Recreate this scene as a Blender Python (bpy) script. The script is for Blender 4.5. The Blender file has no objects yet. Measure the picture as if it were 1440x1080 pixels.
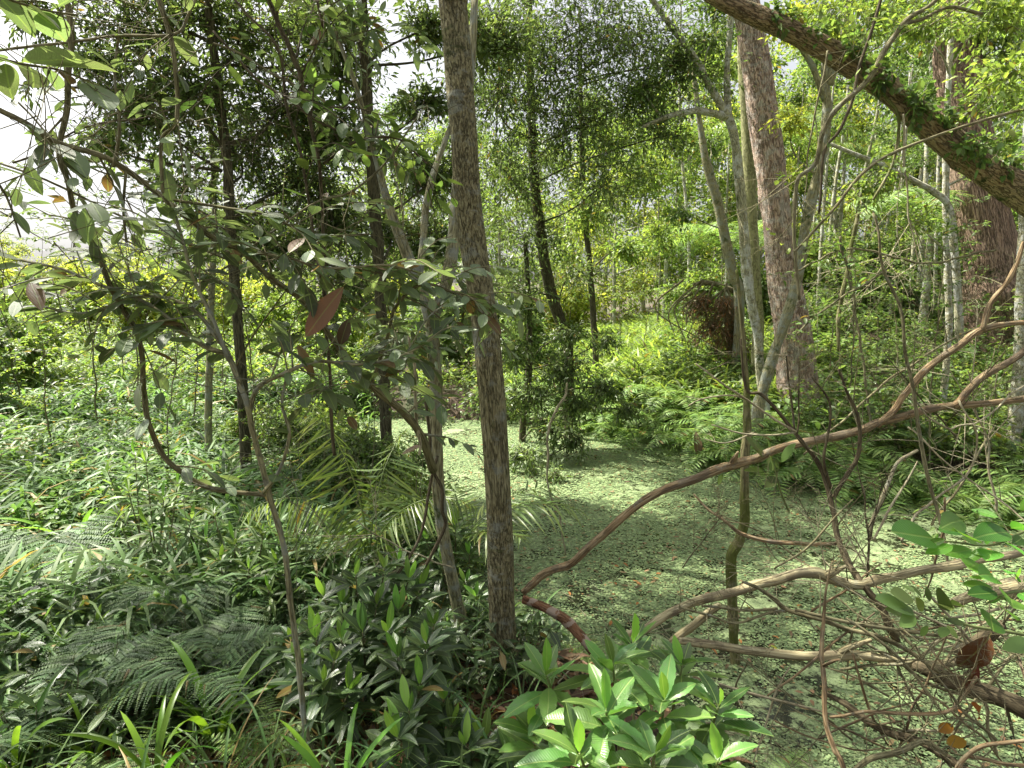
import bpy, math, random
import numpy as np
from mathutils import Vector
D = bpy.data
scene = bpy.context.scene
COL = scene.collection
random.seed(7)
R = np.random.default_rng(11)
PI = math.pi

# ------------------------------------------------------------------ camera model
F = 858.0
A = math.atan(110.0 / F)
EYE = np.array([0.0, 0.0, 1.7])
FW = np.array([0, math.cos(A), -math.sin(A)]); UP = np.array([0, math.sin(A), math.cos(A)]); RT = np.array([1.0, 0, 0])
WL = -0.60                                                   # water level

def P(px, py, Y):
    ray = FW * F + RT * (px - 720) + UP * (540 - py)
    return EYE + ray * (Y / ray[1])
def S(px, py, Y):
    ray = FW * F + RT * (px - 720) + UP * (540 - py)
    return Y / ray[1]
def G(px, py, z=WL):
    ray = FW * F + RT * (px - 720) + UP * (540 - py)
    return EYE + ray * ((z - EYE[2]) / ray[2])

# ------------------------------------------------------------------ terrain
POND_PX = [(372, 640), (376, 606), (500, 594), (650, 594), (790, 600), (870, 618), (960, 640), (1060, 662), (1180, 690),
           (1300, 702), (1440, 735), (1800, 800), (2300, 1000), (2200, 1500), (1180, 1210), (1040, 1060), (960, 960), (900, 905), (800, 880), (735, 850),
           (660, 800), (600, 740), (540, 690), (460, 655)]
POND = np.array([G(a, b)[:2] for a, b in POND_PX])

def sdf(x, y):
    """signed distance to the pond's edge, positive on land"""
    x = np.asarray(x, float); y = np.asarray(y, float)
    d = np.full(x.shape, 1e9); ins = np.zeros(x.shape, bool)
    n = len(POND)
    for i in range(n):
        ax, ay = POND[i]; bx, by = POND[(i + 1) % n]
        ex, ey = bx - ax, by - ay
        t = np.clip(((x - ax) * ex + (y - ay) * ey) / (ex * ex + ey * ey), 0, 1)
        d = np.minimum(d, np.hypot(x - ax - t * ex, y - ay - t * ey))
        c = ((ay > y) != (by > y)) & (x < (bx - ax) * (y - ay) / (by - ay + 1e-12) + ax)
        ins ^= c
    return np.where(ins, -d, d)

def sst(a, b, t):
    t = np.clip((t - a) / (b - a), 0, 1); return t * t * (3 - 2 * t)

def h(x, y):
    x = np.asarray(x, float); y = np.asarray(y, float)
    wob = 0.16 * np.sin(x * 2.1 + 1.3 * np.sin(y * 1.4)) + 0.12 * np.sin(y * 2.7 + x * 0.9)
    d = sdf(x, y) + wob
    base = -0.12 - 0.2 * sst(1, 6, y) + 0.35 * sst(9, 18, y) + 1.3 * sst(1.5, 10, x) * sst(8, 17, y) + 0.25 * sst(9.5, 12.5, y) * sst(0, 3, x)
    base = base + 0.25 * sst(-2, -9, x) + 0.05 * np.sin(x * 1.7 + y) * np.sin(y * 1.3 - x * 0.6)
    base = base + 6.0 * sst(40, 130, np.hypot(x, y))
    w = sst(-0.25, 1.1, d)
    return (WL - 0.28) * (1 - w) + base * w

def hz(x, y): return float(h(np.array([x]), np.array([y]))[0])

# ------------------------------------------------------------------ mesh builder
class MB:
    def __init__(s): s.v = []; s.c = []; s.q = []; s.t = []; s.n = 0; s.qm = []; s.tm = []
    def add(s, v, q=None, t=None, c=None, m=0):
        v = np.asarray(v, float).reshape(-1, 3)
        if c is None: c = np.zeros_like(v)
        s.v.append(v); s.c.append(np.asarray(c, float).reshape(-1, 3))
        if q is not None and len(q): q = np.asarray(q, np.int64).reshape(-1, 4); s.q.append(q + s.n); s.qm.append(np.full(len(q), m, np.int32))
        if t is not None and len(t): t = np.asarray(t, np.int64).reshape(-1, 3); s.t.append(t + s.n); s.tm.append(np.full(len(t), m, np.int32))
        s.n += len(v)
    def build(s, name, mats, parent=None, root=None, smooth=True):
        v = np.concatenate(s.v); c = np.concatenate(s.c)
        if root is not None: v = v - np.array(root.location)
        q = np.concatenate(s.q) if s.q else np.zeros((0, 4), np.int64)
        t = np.concatenate(s.t) if s.t else np.zeros((0, 3), np.int64)
        me = D.meshes.new(name)
        me.vertices.add(len(v)); me.vertices.foreach_set('co', v.astype(np.float32).ravel())
        me.loops.add(q.size + t.size); me.loops.foreach_set('vertex_index', np.concatenate([q.ravel(), t.ravel()]).astype(np.int32))
        me.polygons.add(len(q) + len(t))
        ls = np.concatenate([np.arange(len(q)) * 4, q.size + np.arange(len(t)) * 3]).astype(np.int32)
        me.polygons.foreach_set('loop_start', ls)
        mi = np.concatenate((s.qm + s.tm) or [np.zeros(0, np.int32)]).astype(np.int32)
        me.polygons.foreach_set('material_index', mi)
        me.polygons.foreach_set('use_smooth', np.full(len(q) + len(t), smooth, bool))
        a = me.attributes.new('co3', 'FLOAT_VECTOR', 'POINT'); a.data.foreach_set('vector', c.astype(np.float32).ravel())
        me.update(calc_edges=True)
        for m in (mats if isinstance(mats, (list, tuple)) else [mats]): me.materials.append(m)
        o = D.objects.new(name, me); COL.objects.link(o)
        if parent is not None: o.parent = parent
        return o

def tag(o, label=None, cat=None, group=None, kind=None):
    if label: o['label'] = label
    if cat: o['category'] = cat
    if group: o['group'] = group
    if kind: o['kind'] = kind
    return o
def thing(name, label, cat, loc, group=None):
    o = D.objects.new(name, None); COL.objects.link(o); o.empty_display_size = 0.1
    o.location = tuple(float(a) for a in loc)
    return tag(o, label, cat, group)
def dup(root, loc, rz=0.0, sc=1.0, label=None, group=None, tilt=(0, 0)):
    r = root.copy(); COL.objects.link(r); r.location = tuple(float(a) for a in loc); r.rotation_euler = (tilt[0], tilt[1], rz); r.scale = (sc, sc, sc)
    if label: r['label'] = label
    if group: r['group'] = group
    for ch in list(root.children):
        c = ch.copy(); COL.objects.link(c); c.parent = r
        for g in ch.children:
            e = g.copy(); COL.objects.link(e); e.parent = c
    return r

# ------------------------------------------------------------------ tubes
def catmull(p, n):
    p = np.asarray(p, float)
    if len(p) == 2: return p[0] + (p[1] - p[0]) * np.linspace(0, 1, n)[:, None]
    q = np.vstack([2 * p[0] - p[1], p, 2 * p[-1] - p[-2]])
    k = len(p) - 1
    t = np.linspace(0, k, n); i = np.minimum(t.astype(int), k - 1); f = (t - i)[:, None]
    a, b, c, d = q[i], q[i + 1], q[i + 2], q[i + 3]
    return 0.5 * (2 * b + (c - a) * f + (2 * a - 5 * b + 4 * c - d) * f ** 2 + (3 * b - a - 3 * c + d) * f ** 3)

def tube(mb, pts, rad, sides=8, step=None, lump=0.08, wig=0.0, m=0, seed=None, flare=0.0, knots=0):
    rg = np.random.default_rng(seed if seed is not None else R.integers(1e9))
    pts = np.asarray(pts, float); rad = np.asarray(rad, float)
    L = np.linalg.norm(np.diff(pts, axis=0), axis=1).sum()
    if step is None: step = max(0.02, rad.mean() * 1.6)
    n = int(min(400, max(len(pts) * 2, L / step)))
    pr = catmull(np.hstack([pts, rad[:, None]]), n)
    p, r = pr[:, :3], np.maximum(pr[:, 3], 0.0004)
    s = np.linspace(0, 1, n) * L
    if wig:
        for k in range(3):
            w = 2 * PI / (0.18 + 0.5 * rg.random()); ph = rg.random(3) * 6.3
            p = p + wig * 0.5 * np.sin(s[:, None] * w + ph)
    T = np.gradient(p, axis=0); T /= np.linalg.norm(T, axis=1)[:, None] + 1e-12
    u = np.cross(T[0], [0.31, 0.2, 0.93]);
    if np.linalg.norm(u) < 1e-3: u = np.cross(T[0], [1, 0, 0])
    u /= np.linalg.norm(u); U = np.zeros((n, 3))
    for i in range(n):
        u = u - T[i] * u.dot(T[i]); u /= np.linalg.norm(u); U[i] = u
    V = np.cross(T, U)
    th = np.arange(sides) / sides * 2 * PI
    off = float(rg.random() * 50)
    if flare: r = r * (1 + flare * np.exp(-s / (rad[0] * 2.2)))
    rr = np.repeat(r[:, None], sides, 1)
    if lump:
        ss = s[:, None] / (rad.mean() * 9)
        f = np.zeros((n, sides))
        for k in range(4):
            a = rg.integers(1, 4); f += np.sin(a * th[None] + ss * (1 + rg.random() * 2.5) * 2 + rg.random() * 6.3) * 0.5
        f += (rg.random((n, sides)) - 0.5) * 0.9
        rr = rr * (1 + lump * f)
    if flare:
        rr = rr * (1 + 0.35 * flare * np.exp(-s / (rad[0] * 2.2))[:, None] * np.sin(th[None] * 5 + off))
    for k in range(knots):
        a0 = rg.random() * 6.28; s0 = rg.random() * L; d2 = ((s[:, None] - s0) / (rad.mean() * 0.9)) ** 2 + (np.angle(np.exp(1j * (th[None] - a0))) / 0.5) ** 2
        rr = rr * (1 + 0.18 * np.exp(-d2))
    ring = U[:, None] * np.cos(th)[None, :, None] + V[:, None] * np.sin(th)[None, :, None]
    v = p[:, None] + ring * rr[..., None]
    c = np.stack([np.cos(th)[None] * r[:, None] + off, np.sin(th)[None] * r[:, None], np.repeat(s[:, None], sides, 1)], -1)
    i = np.arange(n - 1)[:, None] * sides; j = np.arange(sides)[None]; j2 = (j + 1) % sides
    q = np.stack([i + j, i + j2, i + sides + j2, i + sides + j], -1).reshape(-1, 4)
    vv = np.vstack([v.reshape(-1, 3), p[-1] + T[-1] * r[-1] * 0.6, p[0]]); cc = np.vstack([c.reshape(-1, 3), [[off, 0, L]], [[off, 0, 0]]])
    e = n * sides; b = (n - 1) * sides
    t = [(b + k, b + (k + 1) % sides, e) for k in range(sides)] + [((k + 1) % sides, k, e + 1) for k in range(sides)]
    mb.add(vv, q, t, cc, m)
    return p, r, T

def ptube(mb, spec, **kw):
    """spec: (px, py, Y, half-width in photo pixels)"""
    pts = [P(a, b, c) for a, b, c, d in spec]; rad = [d * S(a, b, c) for a, b, c, d in spec]
    return tube(mb, pts, rad, **kw)

def thin(mb, a, b, c, r0, r1, K=5, m=0):
    """many quadratic twigs at once, three-sided"""
    N = len(a)
    if N == 0: return
    t = np.linspace(0, 1, K)[None, :, None]
    p = a[:, None] * (1 - t) ** 2 + 2 * b[:, None] * t * (1 - t) + c[:, None] * t ** 2
    T = np.gradient(p, axis=1); T /= np.linalg.norm(T, axis=2)[..., None] + 1e-9
    u = np.cross(T, np.array([0.3, 0.5, 0.81])); u /= np.linalg.norm(u, axis=2)[..., None] + 1e-9
    w = np.cross(T, u)
    r = (np.asarray(r0).reshape(-1, 1) * (1 - t[..., 0]) + np.asarray(r1).reshape(-1, 1) * t[..., 0])
    r = np.broadcast_to(r, (N, K))
    th = np.arange(3) / 3 * 2 * PI
    v = p[:, :, None] + (u[:, :, None] * np.cos(th)[None, None, :, None] + w[:, :, None] * np.sin(th)[None, None, :, None]) * r[:, :, None, None]
    c3 = np.zeros(v.shape); c3[..., 0] = np.cos(th) * 0.01 + np.arange(N)[:, None, None] * 0.37; c3[..., 1] = np.sin(th) * 0.01; c3[..., 2] = (t[..., 0] * np.ones((N, 1)))[..., None]
    base = (np.arange(N) * K * 3)[:, None, None]; i = np.arange(K - 1)[None, :, None] * 3; j = np.arange(3)[None, None]; j2 = (j + 1) % 3
    q = np.stack([base + i + j, base + i + j2, base + i + 3 + j2, base + i + 3 + j], -1).reshape(-1, 4)
    mb.add(v.reshape(-1, 3), q, None, c3.reshape(-1, 3), m)

# ------------------------------------------------------------------ leaves
def ltmpl(n=3, wide=0.45, fold=0.18, curl=0.12, tip=1.0, stalk=0.0, serr=0, wave=0.0):
    """folded leaf: x across (-1..1 of half width), y along, z up; returns verts, quads, tris, uv"""
    V = [(0, 0, 0)]; UVv = [(0, 0)]; 
    st = stalk
    if st > 0: V.append((0, st, 0)); UVv.append((0, 0))
    b = len(V) - 1
    rows = []
    for i in range(1, n):
        t = i / n
        w = math.sin(PI * t ** (math.log(0.5) / math.log(wide))) ** 0.75 * (1 if tip == 1.0 else (1 - t ** 6) ** tip)
        if serr: w *= (1 + serr * (1 if i % 2 else -1))
        y = st + (1 - st) * t
        z = -curl * t * t
        z2 = fold * w + wave * math.sin(t * 14) * w
        k = len(V)
        V += [(-w, y, z + z2), (0, y, z), (w, y, z + fold * w - wave * math.sin(t * 14) * w)]; UVv += [(-w, t), (0, t), (w, t)]
        rows.append(k)
    e = len(V); V.append((0, 1, -curl)); UVv.append((0, 1))
    q, tr = [], []
    if st > 0: tr = []
    k = rows[0]; tr += [(b, k + 1, k), (b, k + 2, k + 1)]
    for a_, b_ in zip(rows, rows[1:]): q += [(a_, a_ + 1, b_ + 1, b_), (a_ + 1, a_ + 2, b_ + 2, b_ + 1)]
    k = rows[-1]; tr += [(k, k + 1, e), (k + 1, k + 2, e)]
    if n == 1: pass
    V = np.array(V, float); 
    if st > 0:   # thin stalk as sliver
        k0 = len(V); V = np.vstack([V, [(0.05, 0, 0), (0.05, st, 0)]]); UVv += [(0, 0), (0, 0)]; q += [(0, k0, k0 + 1, 1)]
    return V, np.array(q, np.int64).reshape(-1, 4), np.array(tr, np.int64).reshape(-1, 3), np.array(UVv, float)

T2 = ltmpl(2, fold=0.25, curl=0.08)
T3 = ltmpl(3, fold=0.22, curl=0.15)
T5 = ltmpl(6, wide=0.45, fold=0.2, curl=0.22, stalk=0.06)
TBIG = ltmpl(14, wide=0.52, fold=0.22, curl=0.2, stalk=0.05, serr=0.05, wave=0.04)
TOVAL = ltmpl(9, wide=0.5, fold=0.12, curl=0.12, stalk=0.08)
TLIN = ltmpl(4, wide=0.3, fold=0.2, curl=0.3)

def nrmz(a): return a / (np.linalg.norm(a, axis=-1, keepdims=True) + 1e-9)
def scatL(mb, T, pos, dr, up, L, W, m=0, rnd=None):
    V, Q, TR, UVv = T
    N = len(pos)
    if N == 0: return
    dr = nrmz(dr); sd = nrmz(np.cross(dr, up)); nn = np.cross(sd, dr)
    L = np.broadcast_to(L, (N,)).astype(float); W = np.broadcast_to(W, (N,)).astype(float)
    curl = np.interp(V[:, 1], [0, 1], [0, 1]) ** 2
    curlz = V[:, 2].min() * curl
    foldz = V[:, 2] - curlz
    bd = (R.random((N, 1)) - 0.5) * 0.22; fv = 0.4 + 2.6 * R.random((N, 1)) ** 1.3
    v = pos[:, None] + sd[:, None] * (V[:, 0][None] * W[:, None] * (1 - 0.04 * fv) + bd * L[:, None] * V[:, 1][None] ** 2)[..., None] + dr[:, None] * (V[:, 1][None] * L[:, None])[..., None] \
        + nn[:, None] * (curlz[None] * L[:, None] * (-0.3 + 2.4 * R.random((N, 1))) + foldz[None] * W[:, None] * fv)[..., None]
    if rnd is None: rnd = R.random(N)
    c = np.zeros(v.shape); c[..., 0] = UVv[:, 0]; c[..., 1] = UVv[:, 1]; c[..., 2] = rnd[:, None]
    k = len(V); o = (np.arange(N) * k)[:, None, None]
    mb.add(v.reshape(-1, 3), (Q[None] + o).reshape(-1, 4) if len(Q) else None, (TR[None] + o).reshape(-1, 3), c.reshape(-1, 3), m)

def rdir(N, z0=-1, z1=1):
    a = R.random(N) * 2 * PI; z = z0 + (z1 - z0) * R.random(N); q = np.sqrt(np.maximum(0, 1 - z * z))
    return np.stack([q * np.cos(a), q * np.sin(a), z], 1)

def clump(mbB, mbL, base, cen, rad, ntw, lpt, ll, lw, T=None, droop=0.3, r0=0.03, hang=0.0, twr=0.006, bm=0, lm=0, spread=0.12):
    """one limb from base into an ellipsoid of foliage, twigs off it, leaves along the twigs"""
    T = T or T2
    base = np.asarray(base, float); cen = np.asarray(cen, float); rad = np.broadcast_to(np.asarray(rad, float), (3,))
    if base is not None and mbB is not None:
        mid = (base + cen) / 2 + (R.random(3) - 0.5) * np.linalg.norm(cen - base) * 0.25
        end = cen + (R.random(3) - 0.5) * rad * 0.9
        tube(mbB, [base, mid, cen, end], [r0, r0 * 0.7, r0 * 0.45, r0 * 0.15], sides=6, lump=0.05, m=bm, step=0.12)
    d = rdir(ntw); rr = R.random(ntw) ** 0.45
    e = cen + d * rr[:, None] * rad
    s = cen + (e - cen) * (0.1 + 0.3 * R.random((ntw, 1))) + rdir(ntw) * rad * 0.15
    mid = (s + e) / 2 + rdir(ntw) * rad.mean() * 0.12 + np.array([0, 0, 0.12 * rad.mean()])
    e = e - np.array([0, 0, 1]) * hang * R.random((ntw, 1))
    if mbB is not None: thin(mbB, s, mid, e, twr, twr * 0.35, m=bm)
    # leaves
    t = 0.15 + 0.85 * R.random((ntw, lpt, 1))
    p = s[:, None] * (1 - t) ** 2 + 2 * mid[:, None] * t * (1 - t) + e[:, None] * t ** 2
    tw = nrmz(e - s)[:, None]
    off = rdir(ntw * lpt).reshape(ntw, lpt, 3)
    p = p + off * spread * R.random((ntw, lpt, 1)) * t
    dr = tw * 0.5 + off * 0.8 + np.array([0, 0, -droop]) 
    up = np.array([0, 0, 1.0]) + rdir(ntw * lpt).reshape(ntw, lpt, 3) * 0.65
    k = ntw * lpt
    L = ll * (0.6 + 0.7 * R.random(k))
    scatL(mbL, T, p.reshape(-1, 3), dr.reshape(-1, 3), up.reshape(-1, 3), L, lw * L / ll, m=lm)

def sprig(mbL, path, tang, n, ll, lw, T=None, t0=0.1, droop=0.25, lm=0, alt=True, side=0.9, jit=0.0):
    """leaves set alternately along a stem path"""
    T = T or T5
    idx = np.clip(((t0 + (1 - t0) * (np.arange(n) + R.random(n) * 0.5) / n) * (len(path) - 1)).astype(int), 0, len(path) - 1)
    p = path[idx]; t = nrmz(tang[idx])
    sd = nrmz(np.cross(t, [0, 0, 1.0]) + rdir(n) * 0.35)
    sgn = np.where(np.arange(n) % 2 == 0, 1, -1)[:, None] if alt else np.sign(R.random((n, 1)) - 0.5)
    dr = t * 0.6 + sd * sgn * side + np.array([0, 0, -droop]) * (0.3 + R.random((n, 1))) + rdir(n) * 0.2
    up = np.array([0, 0, 1.0]) + rdir(n) * 0.45
    L = ll * (0.6 + 0.6 * R.random(n))
    p = p + rdir(n) * jit * R.random((n, 1))
    scatL(mbL, T, p, dr, up, L, lw * L / ll, m=lm)

def blades(mb, pos, az, L, W, e0, e1, K=5, m=0, cup=0.0, base_w=0.5):
    N = len(pos); t = np.linspace(0, 1, K)
    el = e0[:, None] + (e1 - e0)[:, None] * t[None] ** 1.3
    hx = np.cos(az)[:, None]; hy = np.sin(az)[:, None]
    st = np.zeros((N, K, 3)); dl = L[:, None] / (K - 1)
    em = (el[:, 1:] + el[:, :-1]) / 2
    st[:, 1:, 0] = np.cumsum(np.cos(em) * dl, 1) * hx; st[:, 1:, 1] = np.cumsum(np.cos(em) * dl, 1) * hy; st[:, 1:, 2] = np.cumsum(np.sin(em) * dl, 1)
    p = pos[:, None] + st
    tw = (R.random(N) - 0.5) * 1.2
    sx = np.stack([-np.sin(az + tw), np.cos(az + tw), 0.4 * np.sin(tw * 2)], 1)[:, None]
    w = (base_w + (1 - base_w) * np.sin(PI * np.minimum(t / 0.7, 1) * 0.5)) * np.sqrt(np.maximum(0, 1 - t ** 3)); w[-1] = 0.03
    ww = W[:, None] * w[None] * 0.5
    rnd = R.random(N)
    if cup:
        v = np.stack([p - sx * ww[..., None] + [0, 0, 1] * (ww * cup)[..., None], p, p + sx * ww[..., None] + [0, 0, 1] * (ww * cup)[..., None]], 2); C = 3
    else:
        v = np.stack([p - sx * ww[..., None], p + sx * ww[..., None]], 2); C = 2
    c = np.zeros(v.shape); c[..., 0] = np.linspace(-1, 1, C); c[..., 1] = t[None, :, None]; c[..., 2] = rnd[:, None, None]
    o = (np.arange(N) * K * C)[:, None, None]; i = np.arange(K - 1)[None, :, None] * C; j = np.arange(C - 1)[None, None]
    q = np.stack([o + i + j, o + i + j + 1, o + i + C + j + 1, o + i + C + j], -1)
    mb.add(v.reshape(-1, 3), q.reshape(-1, 4), None, c.reshape(-1, 3), m)

def frond(mbL, mbS, org, az, L, e0, e1, npn, pl, pw, prof, fwd=0.25, sag=0.2, T=None, bip=0, twist=0.0, t0=0.12, m=0, ms=0, rr=0.004, vee=0.15):
    """feather leaf: a bending rachis with pinnae (or pinnate pinnae when bip)"""
    T = T or T3
    K = 24; t = np.linspace(0, 1, K); el = e0 + (e1 - e0) * t ** 1.2
    bend = (R.random() - 0.5) * twist
    azz = az + bend * t
    d = np.stack([np.cos(el) * np.cos(azz), np.cos(el) * np.sin(azz), np.sin(el)], 1)
    p = np.asarray(org) + np.vstack([np.zeros(3), np.cumsum((d[1:] + d[:-1]) / 2 * L / (K - 1), 0)])
    tube(mbS, p[::2], np.linspace(rr, rr * 0.25, len(p[::2])), sides=4, lump=0, m=ms, step=L / 12)
    tt = t0 + (1 - t0) * (np.arange(npn) + 0.5) / npn
    pi = np.stack([np.interp(tt, t, p[:, k]) for k in range(3)], 1); di = nrmz(np.stack([np.interp(tt, t, d[:, k]) for k in range(3)], 1))
    sd = nrmz(np.cross(di, [0, 0, 1.0])); nn = np.cross(sd, di)
    for s in (-1, 1):
        ln = pl * prof((tt - t0) / (1 - t0)) * (0.92 + 0.16 * R.random(npn))
        pd = nrmz(sd * s + di * (fwd + 0.5 * tt[:, None] * fwd) + nn * vee + rdir(npn) * 0.07 + np.array([0, 0, -sag]) * (0.6 + 0.8 * R.random((npn, 1))))
        if not bip:
            scatL(mbL, T, pi, pd, nn + rdir(npn) * 0.15, ln, pw * (0.6 + 0.4 * ln / pl), m=m)
        else:
            nb = bip; u = (np.arange(nb) + 0.6) / nb
            q = pi[:, None] + pd[:, None] * (ln[:, None] * u[None])[..., None] - np.array([0, 0, 1]) * (ln[:, None] * u[None] ** 2 * 0.18)[..., None]
            s2 = np.cross(pd, nn)
            l2 = ln[:, None] * pw * (1 - u[None] ** 1.4 * 0.85)
            for z in (-1, 1):
                dd = s2[:, None] * z + pd[:, None] * 0.35 + np.zeros_like(q)
                upv = np.broadcast_to(nn[:, None], q.shape)
                scatL(mbL, T, q.reshape(-1, 3), dd.reshape(-1, 3), upv.reshape(-1, 3), l2.ravel(), l2.ravel() * 0.30 + 0.0012, m=m, rnd=np.repeat(R.random(npn), nb))
    return p, d

# ------------------------------------------------------------------ materials
def nodes(name):
    m = D.materials.new(name); m.use_nodes = True; nt = m.node_tree; nt.nodes.clear()
    return m, nt
class N_:
    def __init__(s, nt): s.nt = nt
    def n(s, t, **k):
        x = s.nt.nodes.new(t)
        for a, b in k.items(): setattr(x, a, b)
        return x
    def l(s, a, b): s.nt.links.new(a, b)
    def math(s, op, a, b=None, c=None, clamp=False):
        x = s.n('ShaderNodeMath', operation=op, use_clamp=clamp)
        for i, v in enumerate((a, b, c)):
            if v is None: continue
            if isinstance(v, (int, float)): x.inputs[i].default_value = v
            else: s.l(v, x.inputs[i])
        return x.outputs[0]
    def mix(s, f, a, b, blend='MIX'):
        x = s.n('ShaderNodeMix', data_type='RGBA', blend_type=blend)
        for i, v in ((0, f), (6, a), (7, b)):
            if isinstance(v, (int, float)): x.inputs[i].default_value = v
            elif isinstance(v, tuple): x.inputs[i].default_value = (*v, 1) if len(v) == 3 else v
            else: s.l(v, x.inputs[i])
        return x.outputs[2]
    def noise(s, vec, sc, det=4, rough=0.6, off=None):
        x = s.n('ShaderNodeTexNoise'); x.inputs['Scale'].default_value = sc; x.inputs['Detail'].default_value = det; x.inputs['Roughness'].default_value = rough
        if vec is not None: s.l(vec, x.inputs['Vector'])
        return x
    def ramp(s, f, a, b):
        x = s.n('ShaderNodeMapRange', clamp=True); x.inputs[1].default_value = a; x.inputs[2].default_value = b
        s.l(f, x.inputs[0]); return x.outputs[0]
    def vmul(s, v, t):
        x = s.n('ShaderNodeVectorMath', operation='MULTIPLY'); s.l(v, x.inputs[0]); x.inputs[1].default_value = t; return x.outputs[0]

def leaf_mat(name, c1, c2, tr=0.35, rough=0.45, spec=0.4, c3=(0.20, 0.14, 0.04), dead=0.012, vein=0.0, tcol=None, patch=0.0, dirt=0.0, sat=1.15):
    m, nt = nodes(name); k = N_(nt)
    at = k.n('ShaderNodeAttribute', attribute_name='co3'); sep = k.n('ShaderNodeSeparateXYZ'); k.l(at.outputs['Vector'], sep.inputs[0])
    u, v, r = sep.outputs
    col = k.mix(r, c1, c2)
    geo = k.n('ShaderNodeNewGeometry')
    tc = k.n('ShaderNodeTexCoord')
    nz = k.noise(geo.outputs['Position'], 0.9, 2)
    col = k.mix(k.ramp(nz.outputs['Fac'], 0.38, 0.66), col, k.mix(0.5, col, c2))
    r2 = k.math('FRACT', k.math('MULTIPLY', r, 37.7))
    hs = k.n('ShaderNodeHueSaturation'); hs.inputs['Saturation'].default_value = sat; k.l(k.math('ADD', k.math('MULTIPLY', r2, 0.04), 0.48), hs.inputs['Hue']); k.l(k.math('ADD', k.math('MULTIPLY', k.math('FRACT', k.math('MULTIPLY', r, 91.3)), 0.9), 0.38), hs.inputs['Value']); k.l(col, hs.inputs['Color'])
    col = hs.outputs[0]
    if dead > 0: col = k.mix(k.math('GREATER_THAN', k.math('FRACT', k.math('MULTIPLY', r, 53.1)), 1 - dead), col, c3)
    au = k.math('ABSOLUTE', u)
    bump = None
    if vein > 0:
        col = k.mix(k.math('MULTIPLY', k.math('SUBTRACT', 1.0, k.ramp(au, 0.02, 0.09)), vein), col, (0.30, 0.42, 0.12))
        w = k.math('SINE', k.math('MULTIPLY', k.math('SUBTRACT', v, k.math('MULTIPLY', au, 0.16)), 75.0))
        lat = k.ramp(w, 0.75, 1.0)
        col = k.mix(k.math('MULTIPLY', lat, 0.08 * vein), col, (0.25, 0.36, 0.10))
        bm = k.n('ShaderNodeBump'); bm.inputs['Strength'].default_value = 0.3; bm.inputs['Distance'].default_value = 0.002
        k.l(k.math('SUBTRACT', k.math('ABSOLUTE', w), k.math('MULTIPLY', k.math('SUBTRACT', 1.0, k.ramp(au, 0.0, 0.12)), 1.5)), bm.inputs['Height']); bump = bm.outputs[0]
    if dirt > 0:
        n2 = k.noise(geo.outputs['Position'], 60, 3)
        col = k.mix(k.math('MULTIPLY', k.ramp(n2.outputs['Fac'], 0.5, 0.75), dirt), col, (0.16, 0.16, 0.13))
    pr = k.n('ShaderNodeBsdfPrincipled'); k.l(col, pr.inputs['Base Color']); pr.inputs['Roughness'].default_value = rough
    pr.inputs['Specular IOR Level'].default_value = spec
    tl = k.n('ShaderNodeBsdfTranslucent'); k.l(k.mix(0.85, col, k.mix(1.0, col, tcol or (1.7, 1.75, 0.85), 'MULTIPLY')), tl.inputs['Color'])
    mx = k.n('ShaderNodeMixShader'); mx.inputs[0].default_value = tr
    if bump is not None: k.l(bump, pr.inputs['Normal'])
    k.l(pr.outputs[0], mx.inputs[1]); k.l(tl.outputs[0], mx.inputs[2])
    o = k.n('ShaderNodeOutputMaterial'); k.l(mx.outputs[0], o.inputs[0])
    return m

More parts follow.
